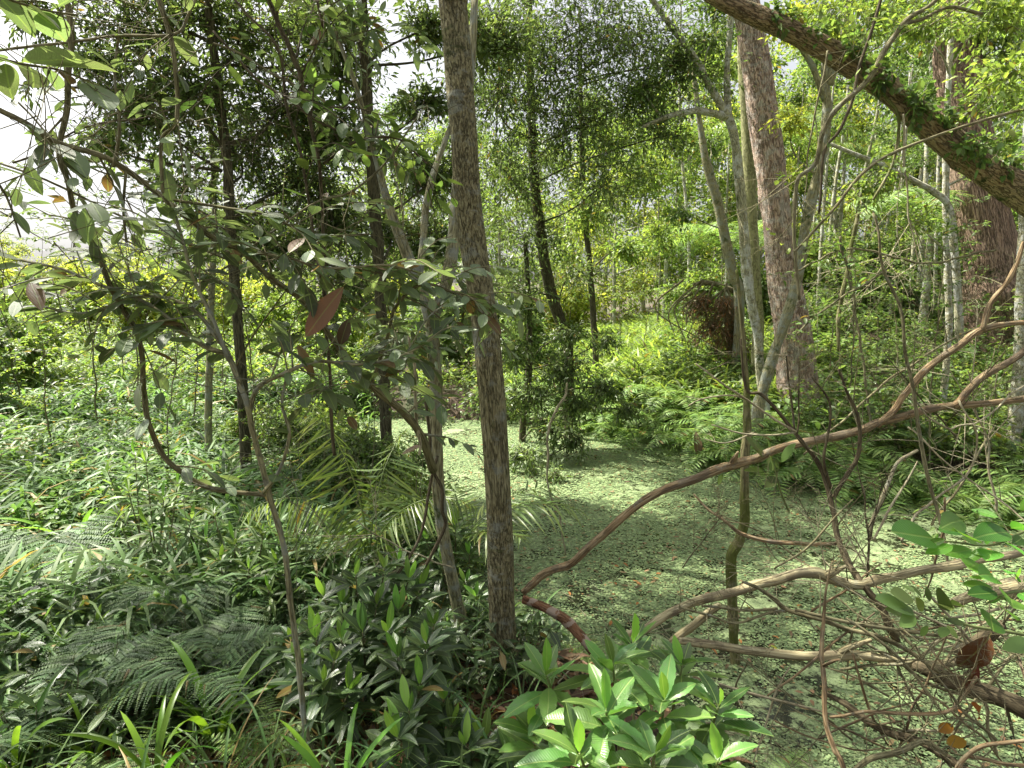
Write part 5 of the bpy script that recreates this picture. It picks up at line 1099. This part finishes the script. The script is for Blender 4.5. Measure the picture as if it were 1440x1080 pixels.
wood('forked_twig', 'pale thin forked twig reaching left above the long fallen branch', 'twig', [
    [(1118, 607, 2.75, 2.2), (1090, 590, 2.75, 2), (1050, 561, 2.75, 2), (1015, 540, 2.7, 1.8), (978, 512, 2.7, 1.4)], [(1085, 588, 2.75, 1.8), (1050, 561, 2.75, 1.5), (998, 558, 2.7, 1.5), (968, 572, 2.7, 1.2)], [(1117, 608, 2.75, 1.8), (1080, 611, 2.7, 1.7), (1043, 611, 2.7, 1.6), (1000, 597, 2.7, 1.2)],
    [(1060, 608, 2.72, 1.4), (1020, 622, 2.7, 1.3), (992, 618, 2.7, 1)]], 'twig_pale', twigs=4, tl=.12, tmat='twig_pale')
wood('split_stick', 'thin stick with an orange split end lying above the bare bough', 'stick', [[(975, 695, 2.9, 1.5), (1000, 720, 2.85, 2.2), (1025, 738, 2.8, 3), (1047, 752, 2.8, 3.8), (1093, 762, 2.75, 4), (1130, 765, 2.72, 3.4), (1175, 765, 2.7, 3)]], 'deadwood', twigs=5, tl=.15)
wood('brown_stick', 'brown knotty stick running down from the left to the root tangle', 'stick', [[(1045, 818, 2.3, 2.5), (1065, 828, 2.3, 3.2), (1087, 843, 2.3, 4), (1107, 857, 2.3, 4.2), (1157, 870, 2.25, 4), (1193, 884, 2.25, 4), (1237, 897, 2.2, 4), (1277, 917, 2.2, 4), (1320, 945, 2.15, 4)],
    [(1107, 857, 2.3, 3), (1080, 860, 2.3, 2.5), (1037, 876, 2.3, 2.2), (1000, 866, 2.3, 2.4), (955, 856, 2.3, 2)], [(1095, 856, 2.3, 2.6), (1040, 858, 2.32, 2.6), (990, 852, 2.35, 2.4)]], 'twig', twigs=18, tl=.22)
wood('long_twig', 'long straight twig fanning out toward the russet leaf', 'twig', [[(1120, 858, 2.25, 3), (1180, 872, 2.22, 3), (1243, 883, 2.2, 3.2), (1327, 897, 2.15, 3), (1360, 903, 2.1, 2.5)], [(1180, 840, 2.3, 1.4), (1215, 870, 2.25, 1.6), (1260, 890, 2.2, 1.8), (1300, 925, 2.1, 2)], [(1195, 830, 2.3, 1.2), (1240, 862, 2.25, 1.4), (1290, 900, 2.1, 1.5)]], 'twig', twigs=22, tl=.2)
wood('upright_stick', 'crooked reddish stick standing upright across the low boughs', 'stick', [[(1195, 1110, 1.9, 5), (1182, 1070, 1.92, 5), (1172, 1050, 1.95, 4.8), (1162, 1013, 2.0, 4.5), (1160, 960, 2.05, 4.2), (1154, 917, 2.08, 4), (1157, 870, 2.1, 3), (1162, 830, 2.1, 1.8), (1171, 790, 2.1, 1.3)], [(1158, 935, 2.05, 3), (1172, 928, 2.0, 2.5), (1180, 926, 1.98, 1.5)]], 'deadwood', lump=.1)
wood('thin_curved_stick', 'thin reddish stick lying level near the bottom right over the dark water', 'stick', [[(1168, 1008, 2.0, 2.2), (1205, 1002, 2.0, 2.8), (1243, 1003, 2.0, 3), (1327, 1000, 2.0, 3.2), (1353, 984, 2.0, 3), (1372, 950, 2.0, 3)]], 'deadwood', twigs=8, tl=.2)
wood('corner_stick', 'curved reddish stick in the bottom right corner', 'stick', [[(1340, 1100, 1.7, 4), (1352, 1075, 1.7, 4), (1378, 1053, 1.7, 3.6), (1410, 1046, 1.7, 3.4), (1450, 1040, 1.7, 3.2)], [(1362, 1066, 1.7, 3), (1400, 1072, 1.7, 3), (1450, 1078, 1.7, 3)]], 'deadwood', twigs=5, tl=.15)
wood('dark_log', 'dark rotting log sloping into the water at the right edge', 'log', [[(1285, 935, 2.25, 9), (1320, 948, 2.2, 13), (1360, 965, 2.15, 14), (1410, 985, 2.1, 16), (1470, 1010, 2.0, 18)], [(1345, 920, 2.2, 10), (1375, 905, 2.18, 14), (1410, 880, 2.15, 10)]], 'twig_dark', twigs=26, tl=.35, lump=.14)
wood('rotten_log', 'dark weathered log end at the right edge under the round leaved sprays', 'log', [[(1330, 850, 2.6, 6), (1380, 835, 2.6, 12), (1440, 825, 2.6, 20), (1520, 815, 2.6, 24)]], 'deadwood_pale', lump=.12)
wood('sunken_log', 'dark slim log slanting through the duckweed below the grey brown bough', 'log', [[(1160, 975, 2.4, 4), (1200, 1000, 2.3, 6), (1250, 1030, 2.2, 7), (1310, 1050, 2.1, 7), (1370, 1090, 2.0, 8)]], 'twig_dark', twigs=12, tl=.3)
wood('sunken_log', 'curved grey root looping out of the water in the bottom right', 'root', [[(1200, 1085, 2.0, 4), (1225, 1065, 2.0, 5), (1265, 1056, 2.0, 5), (1300, 1045, 2.02, 5), (1330, 1060, 2.0, 4)]], 'twig', twigs=8, tl=.25)
# loose fallen twigs of the tangle, one object each
tn = 0
for (x0, y0, x1, y1, r_) in [(1180, 940, 1350, 890, 2), (1010, 960, 1190, 1010, 1.6), (1080, 980, 1230, 860, 1.4), (1190, 870, 1330, 1010, 2), (1240, 840, 1420, 930, 1.8), (1260, 1060, 1340, 880, 1.5), (1220, 905, 1440, 1000, 2.2), (1300, 830, 1430, 1010, 1.8), (1150, 1040, 1290, 985, 1.3),
                         (1330, 1040, 1440, 900, 2), (1400, 1060, 1350, 880, 2.2), (1280, 960, 1420, 1080, 1.6), (1050, 930, 1010, 1050, 1.1), (1110, 940, 1060, 1080, 1.2), (1140, 860, 1240, 790, 1.5), (1090, 800, 1200, 700, 1.4), (1230, 760, 1290, 650, 1.6), (1330, 700, 1300, 840, 1.5), (1210, 860, 1190, 960, 1.3), (1340, 870, 1460, 850, 1.8)] + [(1060 + 380 * R.random(), 860 + 200 * R.random(), 1120 + 340 * R.random(), 850 + 220 * R.random(), .9 + 1.1 * R.random()) for _ in range(20)]:
    b = MB(); Y0 = 2.35 - .0012 * (max(y0, y1) - 850) + .15 * R.random(); Y1 = Y0 - .25 + .5 * R.random()
    mx_, my_ = (x0 + x1) / 2 + 22 * (R.random() - .5), (y0 + y1) / 2 + 34 * (R.random() - .5)
    ptube(b, [(x0, y0, Y0, r_), (mx_, my_, (Y0 + Y1) / 2, r_ * 1.15), (x1, y1, Y1, r_ * .6)], sides=6, lump=.1, wig=.005)
    tag(b.build('fallen_twig', M[['twig', 'twig_pale', 'deadwood'][tn % 3]]), 'thin bare fallen twig lying in the tangle of dead wood over the pond', 'twig', 'fallen twigs in the tangle'); tn += 1
# bare many-forked twig sprays
def bare(label, px, py, Y, d0, L0, r0, lv=4, mat='twig', nk=3, name='bare_twig_spray', px_wid=None):
    a0 = P(px, py, Y); root = thing(name, label, 'branch', a0); main = MB()
    d0 = nrmz(np.array(d0, float)); c = a0 + d0 * L0
    p, r, T = tube(main, [a0, a0 + d0 * L0 * .5 + rdir(1)[0] * L0 * .07, c], [r0, r0 * .75, r0 * .4], sides=7, lump=.1, step=.02, wig=.006, knots=4)
    main.build('stem', M[mat], root, root)
    cur = [(p, d0, L0, r0 * .55)]; A_, B_, C_, r_, e_ = [], [], [], [], []
    for l_ in range(lv):
        nx = []
        for (pp, dd, LL, rr_) in cur:
            for k in range(nk + (2 if l_ == 0 else 0)):
                s_ = pp[int((.2 + .75 * R.random()) * (len(pp) - 1))]; d = nrmz(dd * .75 + rdir(1)[0] * .75); L = LL * (.45 + .3 * R.random()); e = s_ + d * L; m_ = (s_ + e) / 2 + rdir(1)[0] * L * .1
                A_.append(s_); B_.append(m_); C_.append(e); r_.append(rr_); e_.append(rr_ * .5)
                t = np.linspace(0, 1, 8)[:, None]; nx.append((s_ * (1 - t) ** 2 + 2 * m_ * t * (1 - t) + e * t * t, d, L, rr_ * .6))
        cur = nx
    t = MB(); thin(t, np.array(A_), np.array(B_), np.array(C_), np.maximum(np.array(r_), .0006), np.maximum(np.array(e_), .0004), K=6)
    t.build('twigs', M[mat], root, root)
for a in [('dark bare twig spray growing up out of the pond behind the bare bough', 1215, 830, 2.9, (-.1, 0, 1), .55, .007, 4, 'twig_dark'), ('pale bare twig spray leaning left over the duckweed from the root tangle', 1290, 870, 2.4, (-1, .3, .45), .55, .006, 4, 'twig_pale'),
          ('bare brown twig spray at the lower right corner', 1400, 1040, 1.9, (-.6, .1, .7), .42, .006, 4, 'twig'), ('bare thin twig spray over the dark water below the grey brown bough', 1200, 1040, 2.2, (-.7, 0, .5), .42, .005, 4, 'twig'),
          ('fine bare twigs rising among the right bank ferns beside the edge trunk', 1400, 720, 3.2, (-.3, 0, 1), .8, .007, 4, 'twig_pale'), ('dark fine twig spray crossing the upper fork of the long fallen branch', 1350, 620, 3.0, (-.6, .1, .7), .6, .005, 4, 'twig_dark'),
          ('bare twig spray hanging from the leaning trunk in front of the pink paperbark', 1165, 70, 4.6, (-.1, 0, -1), 1.1, .008, 4, 'twig'), ('tangle of fine bare twigs hanging below the middle of the leaning trunk', 1270, 160, 4.8, (.2, 0, -1), 1.2, .008, 4, 'twig_pale'),
          ('fine bare twigs crossing the sky at the upper left', 20, 230, 2.3, (.8, 0, .25), .6, .004, 4, 'twig_dark'), ('thin bare twigs spreading across the middle of the dusty leaved shrub', 330, 520, 2.3, (.6, .1, .8), .55, .004, 4, 'twig'),
          ('fine dead twig spray at the foot of the forked sapling', 640, 800, 3.1, (-.8, 0, .4), .6, .005, 4, 'twig_pale'), ('bare twiggy spray left of the crooked mossy stem', 960, 800, 2.7, (.5, 0, .8), .3, .003, 3, 'twig_dark'),
          ('bare twigs branching over the pond below the long fallen branch', 1130, 790, 2.8, (-.7, 0, .4), .5, .004, 4, 'twig')]:
    bare(*a)
# mossy pole standing in the pond
tree('mossy_pole_tree', 'thin crooked stem with yellow moss standing in the duckweed, right of centre', [
    (1033, 1010, 3.7, 6.8), (1033, 950, 3.7, 6.5), (1032, 900, 3.7, 6.5), (1031, 862, 3.7, 7), (1028, 820, 3.7, 7), (1029, 782, 3.7, 7.5), (1041, 757, 3.7, 7), (1047, 725, 3.7, 6.5), (1047, 660, 3.7, 6), (1050, 613, 3.7, 6), (1050, 560, 3.7, 4.5), (1047, 500, 3.7, 3.5), (1040, 420, 3.7, 2.5), (1036, 380, 3.7, 2)], M['stem_mossy'], ground=False, sides=16, step=.03, lump=.09, knots=8)

# ================================================================== VINES AND HANGING STEMS (right)
def vine(label, specs, mat='twig', nl=0, leaf='leaf_bright', ll=.05, lw=.014, name='hanging_vine', twigs=0):
    f = P(*specs[0][0][:3]); root = thing(name, label, 'vine', f); l = MB(); t = MB(); any_ = False
    for s in specs:
        b = MB(); p, r, T = ptube(b, s, sides=8, lump=.08, step=.025, wig=.008)
        if nl: sprig(l, p, T, nl, ll, lw, T3 if ll < .06 else TOVAL, .05); any_ = True
        for k in range(twigs):
            i = R.integers(0, len(p)); d = rdir(1)[0]; L = .1 + .25 * R.random(); c = p[i] + d * L
            q, r2, TT = tube(b, [p[i], (p[i] + c) / 2 + [0, 0, .02], c], [.002, .0016, .001], sides=4, lump=0, step=.05)
            if nl: sprig(l, q, TT, 5, ll, lw, T3, .2)
        b.build('stem', M[mat], root, root)
    if any_: l.build('leaves', M[leaf], root, root)
vine('grey brown vine curving down before the pink paperbark from the top right', [[(1330, -20, 3.6, 2.6), (1310, 7, 3.6, 3), (1262, 42, 3.6, 3.6), (1228, 100, 3.6, 3.8), (1168, 167, 3.6, 3.6), (1147, 222, 3.6, 3.2), (1120, 262, 3.6, 2.8), (1118, 330, 3.6, 2.5), (1122, 420, 3.6, 2)], [(1380, 20, 3.7, 2.2), (1340, 12, 3.65, 2.4), (1295, 25, 3.6, 2.6), (1262, 42, 3.6, 2.8)]], nl=6, twigs=4)
vine('long thin vine sweeping from the right edge down past the leaning trunk', [[(1480, 140, 3.3, 2), (1440, 153, 3.3, 2), (1343, 182, 3.3, 2), (1260, 213, 3.3, 2.2), (1210, 247, 3.3, 2.2), (1173, 293, 3.3, 2), (1140, 330, 3.3, 1.8), (1117, 353, 3.3, 1.4)]], nl=12, ll=.045, twigs=8)
vine('dark vine hanging from the treetop between the paperbark and leaning trunk', [[(1245, -20, 4, 2), (1237, 5, 4, 2.2), (1211, 83, 4, 2.2), (1202, 133, 4, 2.2), (1180, 180, 4, 2.2), (1160, 217, 4, 2), (1150, 300, 4, 1.6)]], mat='twig_dark', nl=4)
vine('long straight thin vine hanging down right of the big fallen branch fork', [[(1225, 300, 2.7, 1.5), (1240, 360, 2.7, 1.8), (1260, 420, 2.7, 2.2), (1272, 480, 2.7, 2.2), (1280, 527, 2.7, 2.4), (1290, 593, 2.7, 2.6), (1303, 660, 2.7, 2.6), (1318, 720, 2.7, 2.4), (1335, 800, 2.6, 2)]])
vine('lichen covered vine dangling left of the slender trunks', [[(1205, 300, 5, 2.5), (1196, 360, 5, 3), (1182, 427, 5, 3), (1178, 493, 5, 2.5)], [(1230, 120, 5, 2), (1262, 160, 5, 2), (1258, 220, 5, 2), (1230, 280, 5, 1.6)]], mat='stem_mossy', nl=4, ll=.06)
vine('thin vine trailing from the right bank into the duckweed', [[(1350, 560, 2.9, 1.4), (1375, 640, 2.9, 1.4), (1320, 700, 2.9, 1.6), (1290, 720, 2.8, 1.8), (1270, 760, 2.7, 1.6)], [(1275, 600, 2.9, 1.2), (1320, 640, 2.8, 1.2), (1400, 700, 2.7, 1.2), (1450, 740, 2.6, 1.2)], [(1440, 540, 3, 1.2), (1380, 590, 2.9, 1.2), (1330, 600, 2.8, 1.2), (1280, 560, 2.8, 1)]], mat='twig_pale', twigs=8)
vine('curved pale vine rising from the dark water at right', [[(1225, 760, 3, 3), (1228, 720, 3, 3), (1245, 690, 3, 3), (1262, 655, 3.1, 2.4), (1290, 630, 3.2, 2)]], mat='twig_pale')
vine('thin tendril dangling over the pond beside the central trunk', [[(797, 540, 5, 1.4), (793, 560, 5, 1.8), (775, 590, 5, 1.8), (771, 620, 5, 1.8), (770, 680, 5, 1.4), (785, 720, 5, 1.4), (795, 780, 5, 1.2)]], mat='twig_pale')
vine('dark thin vine winding beside the forked sapling down to the shrubs', [[(600, 560, 3.1, 2.4), (605, 640, 3.1, 2.4), (622, 700, 3.1, 2.6), (624, 740, 3.1, 2.6), (600, 790, 3.05, 2.4), (560, 840, 3.0, 2)], [(617, 640, 3.15, 2), (600, 700, 3.1, 2.2), (590, 760, 3.0, 2), (540, 830, 2.9, 2)]], mat='twig_dark')
vine('straight pale thin vine before the forked sapling trunk', [[(575, 470, 2.6, 1.6), (582, 520, 2.6, 2.2), (588, 600, 2.6, 2.4), (590, 640, 2.6, 2)]], mat='twig_pale')
vine('tangle of thin bare stems crossing at the upper left', [[(-20, 225, 2.2, 1.5), (60, 250, 2.2, 1.6), (140, 290, 2.3, 1.6), (230, 330, 2.3, 1.4), (330, 370, 2.4, 1.2)], [(0, 120, 2.2, 1.4), (70, 190, 2.2, 1.4), (140, 240, 2.2, 1.2), (260, 270, 2.3, 1)], [(310, 380, 2.2, 1.2), (420, 300, 2.3, 1.4), (520, 250, 2.4, 1.4), (600, 150, 2.5, 1.2)],
    [(300, 60, 3, 1.6), (400, 110, 3, 1.6), (470, 150, 3, 1.6), (520, 130, 3, 1.4)], [(70, 300, 2.4, 1.2), (160, 330, 2.4, 1.3), (260, 360, 2.4, 1.3), (400, 330, 2.5, 1)]], twigs=7, nl=3, leaf='leaf_dusty', ll=.07, lw=.017)
vine('network of thin woody stems tangled before the right bank', [[(1130, 640, 3.5, 1.5), (1220, 560, 3.6, 1.5), (1300, 500, 3.6, 1.5), (1400, 450, 3.7, 1.4)], [(1180, 330, 4.5, 1.8), (1200, 420, 4.5, 1.8), (1215, 520, 4.4, 1.8), (1225, 600, 4.4, 1.6)], [(1400, 600, 3.6, 1.6), (1350, 680, 3.5, 1.6), (1310, 740, 3.4, 1.6)],
    [(1120, 380, 4.6, 1.5), (1200, 350, 4.6, 1.5), (1300, 370, 4.6, 1.5), (1400, 350, 4.7, 1.4)], [(1250, 380, 4.4, 1.5), (1180, 420, 4.4, 1.5), (1120, 470, 4.4, 1.4)]], twigs=16, nl=4, leaf='leaf_mid', ll=.06, lw=.014)

# ================================================================== ROUND-LEAFED SPRAYS (right edge)
def leaflets(label, items, Y, mat='leaf_round', stem=None, lwf=.36):
    """items: (base x, base y, tip x, tip y) of each leaflet in the photograph"""
    f = P(*stem[0][:3]); root = thing('leafy_branch', label, 'branch', f); b = MB()
    ptube(b, stem, sides=6, step=.02, lump=.04, wig=.003)
    b.build('stem', M['stem_green'], root, root)
    TT = ltmpl(12, wide=.5, fold=.10, curl=.10, stalk=.04, tip=1.0)
    items = items + [(a + 14 * math.sin(i * 4.1), b + 16 * math.cos(i * 2.3), (a + c) / 2 + 26 * math.cos(i * 3.1), (b + d) / 2 + 22 * math.sin(i * 5.3)) for i, (a, b, c, d) in enumerate(items) if math.hypot(c - a, d - b) > 45 and len(items) > 3]
    for k, (x0, y0, x1, y1) in enumerate(items):
        l = MB(); a = P(x0, y0, Y + .04 * math.sin(k * 2.1)); c = P(x1, y1, Y - .06 + .10 * math.sin(k * 1.3)); L = np.linalg.norm(c - a) * .5
        scatL(l, TT, np.array([a + (c - a) * .2]), np.array([c - a]), np.array([[.5 * math.sin(k * 1.7), -.55, .8]]), L * 1.1, L * lwf * .68)
        l.build('leaflet', M[mat], root, root)
leaflets('spray of bright green round leaflets reaching in from the right edge', [(1380, 770, 1315, 783), (1385, 772, 1345, 748), (1385, 775, 1393, 735), (1378, 765, 1338, 745), (1330, 760, 1245, 746), (1340, 755, 1290, 770), (1400, 765, 1345, 795), (1370, 748, 1305, 735), (1400, 755, 1462, 790), (1410, 745, 1470, 735), (1405, 735, 1375, 712), (1420, 735, 1350, 705), (1430, 725, 1450, 690), (1380, 790, 1355, 800)], 1.35,
    stem=[(1560, 700, 1.4, 3), (1500, 725, 1.4, 2.4), (1440, 745, 1.38, 2), (1390, 765, 1.36, 1.6), (1330, 762, 1.35, 1)])
leaflets('lower spray of bright leaflets with one hanging oval leaf at the right edge', [(1415, 832, 1352, 838), (1412, 828, 1340, 820), (1420, 825, 1375, 808), (1425, 830, 1470, 850), (1390, 855, 1400, 895), (1425, 822, 1440, 790), (1418, 838, 1378, 850), (1430, 822, 1470, 800), (1405, 815, 1365, 795), (1400, 850, 1440, 872)], 1.25,
    stem=[(1560, 820, 1.3, 3), (1480, 828, 1.28, 2.2), (1425, 832, 1.26, 1.8), (1385, 852, 1.25, 1)])
leaflets('shaded dull green spray of leaflets below the bright spray at right', [(1300, 850, 1230, 822), (1305, 850, 1270, 812), (1310, 855, 1300, 815), (1300, 862, 1220, 840), (1315, 862, 1345, 825), (1320, 870, 1370, 880), (1310, 875, 1290, 900), (1325, 872, 1355, 905), (1295, 862, 1255, 880), (1330, 850, 1370, 850)], 1.7, mat='leaf_mid',
    stem=[(1500, 900, 1.75, 3), (1420, 890, 1.72, 2.4), (1350, 875, 1.7, 2), (1300, 855, 1.7, 1.2)])
leaflets('single large dull leaf at the right edge below the bright sprays', [(1470, 905, 1398, 905), (1475, 915, 1440, 940)], 1.5, mat='leaf_mid', stem=[(1540, 900, 1.5, 2), (1500, 905, 1.5, 1.8), (1460, 907, 1.5, 1.2)])
leaflets('cluster of dull green leaves on a seedling before the paperbark foot', [(1085, 655, 1040, 600), (1090, 655, 1075, 605), (1085, 665, 1035, 655), (1090, 660, 1125, 612), (1095, 665, 1075, 690), (1095, 660, 1140, 660), (1020, 660, 1005, 690), (1025, 655, 1015, 632)], 3.0, mat='leaf_mid', stem=[(1110, 720, 3.05, 1.5), (1098, 690, 3, 1.4), (1088, 655, 3, 1)])

# ---------------- loose bright dead leaves
def loose(name, label, px0, px1, Y, lw, mat, up=(0, -.6, .8), curl=.25, fold=.25):
    a = P(px0[0], px0[1], Y); c = P(px1[0], px1[1], Y); b = MB()
    scatL(b, ltmpl(10, wide=.5, fold=fold, curl=curl, wave=.08, stalk=.08), np.array([a]), np.array([c - a]), np.array([up], float), np.linalg.norm(c - a), lw)
    tag(b.build(name, M[mat]), label, 'leaf')
loose('russet_leaf', 'large curled russet leaf caught on the dark log at right', (1395, 890), (1355, 950), 2.05, .045, 'russet_leaf', fold=.6, curl=.5)
loose('russet_leaf', 'smaller drooping russet leaf under the large curled one', (1375, 930), (1362, 985), 2.0, .022, 'russet_leaf', fold=.5)
loose('orange_leaf', 'bright orange dead leaf standing among the twigs at lower right', (1362, 985), (1395, 1015), 2.0, .02, 'orange_leaf')
loose('orange_leaf', 'yellow orange leaf lying by the water near the bottom right', (1328, 1046), (1360, 1040), 1.95, .022, 'orange_leaf')
loose('orange_leaf', 'orange brown leaf on the mud left of the yellow orange leaf', (1318, 1030), (1340, 1018), 2.0, .02, 'orange_leaf')
loose('orange_leaf', 'small orange leaf floating by the sunken log', (1245, 1035), (1268, 1028), 2.2, .018, 'orange_leaf')
loose('yellow_leaf', 'small yellow leaf floating on duckweed above the grey brown bough', (1082, 908), (1100, 912), 3.0, .016, 'leaf_yellow', up=(0, 0, 1))
loose('orange_leaf', 'orange leaf floating on duckweed near the crooked mossy stem', (1048, 850), (1062, 860), 3.4, .014, 'orange_leaf', up=(0, 0, 1))
loose('dead_leaf', 'pointed brown dead leaf standing on the far pond bank', (982, 645), (980, 610), 8.6, .07, 'dead_leaf')

# ================================================================== CAMERA, SUN, SKY
cam = D.cameras.new('camera'); co = D.objects.new('camera', cam); COL.objects.link(co)
co.location = EYE; co.rotation_euler = (PI / 2 - A, 0, 0)
cam.sensor_width = 36; cam.lens = 36 * F / 1440; cam.clip_end = 600; cam.clip_start = 0.02
scene.camera = co
SUN_EL, SUN_AZ = math.radians(58), math.radians(-62)           # azimuth from +Y toward +X
sun = D.lights.new('sun', 'SUN'); sun.energy = 5.0; sun.angle = math.radians(0.6); sun.color = (1, .945, .83)
so = D.objects.new('sun', sun); COL.objects.link(so)
dv = Vector((math.cos(SUN_EL) * math.sin(SUN_AZ), math.cos(SUN_EL) * math.cos(SUN_AZ), math.sin(SUN_EL)))
so.rotation_euler = dv.to_track_quat('Z', 'Y').to_euler(); so.location = dv * 30
w = D.worlds.new('World'); scene.world = w; w.use_nodes = True; nt = w.node_tree; bg = nt.nodes['Background']
sky = nt.nodes.new('ShaderNodeTexSky'); sky.sky_type = 'NISHITA'; sky.sun_disc = False; sky.sun_elevation = SUN_EL; sky.sun_rotation = SUN_AZ
sky.dust_density = 6.0; sky.air_density = 1.0; sky.ozone_density = 0.4
hsv = nt.nodes.new('ShaderNodeHueSaturation'); hsv.inputs['Saturation'].default_value = 0.25                 # thin bright haze over the blue
nt.links.new(sky.outputs[0], hsv.inputs['Color']); nt.links.new(hsv.outputs[0], bg.inputs[0]); bg.inputs[1].default_value = 0.09
scene.view_settings.view_transform = 'Standard'; scene.view_settings.look = 'None'; scene.view_settings.exposure = 1.55; scene.view_settings.gamma = 1.0
cy = scene.cycles; cy.max_bounces = 6; cy.diffuse_bounces = 3; cy.glossy_bounces = 2; cy.transmission_bounces = 5; cy.transparent_max_bounces = 4; cy.sample_clamp_indirect = 6.0
for o in list(scene.objects):
    if o.get('label') == 'x': print('UNPLACED', o.name)
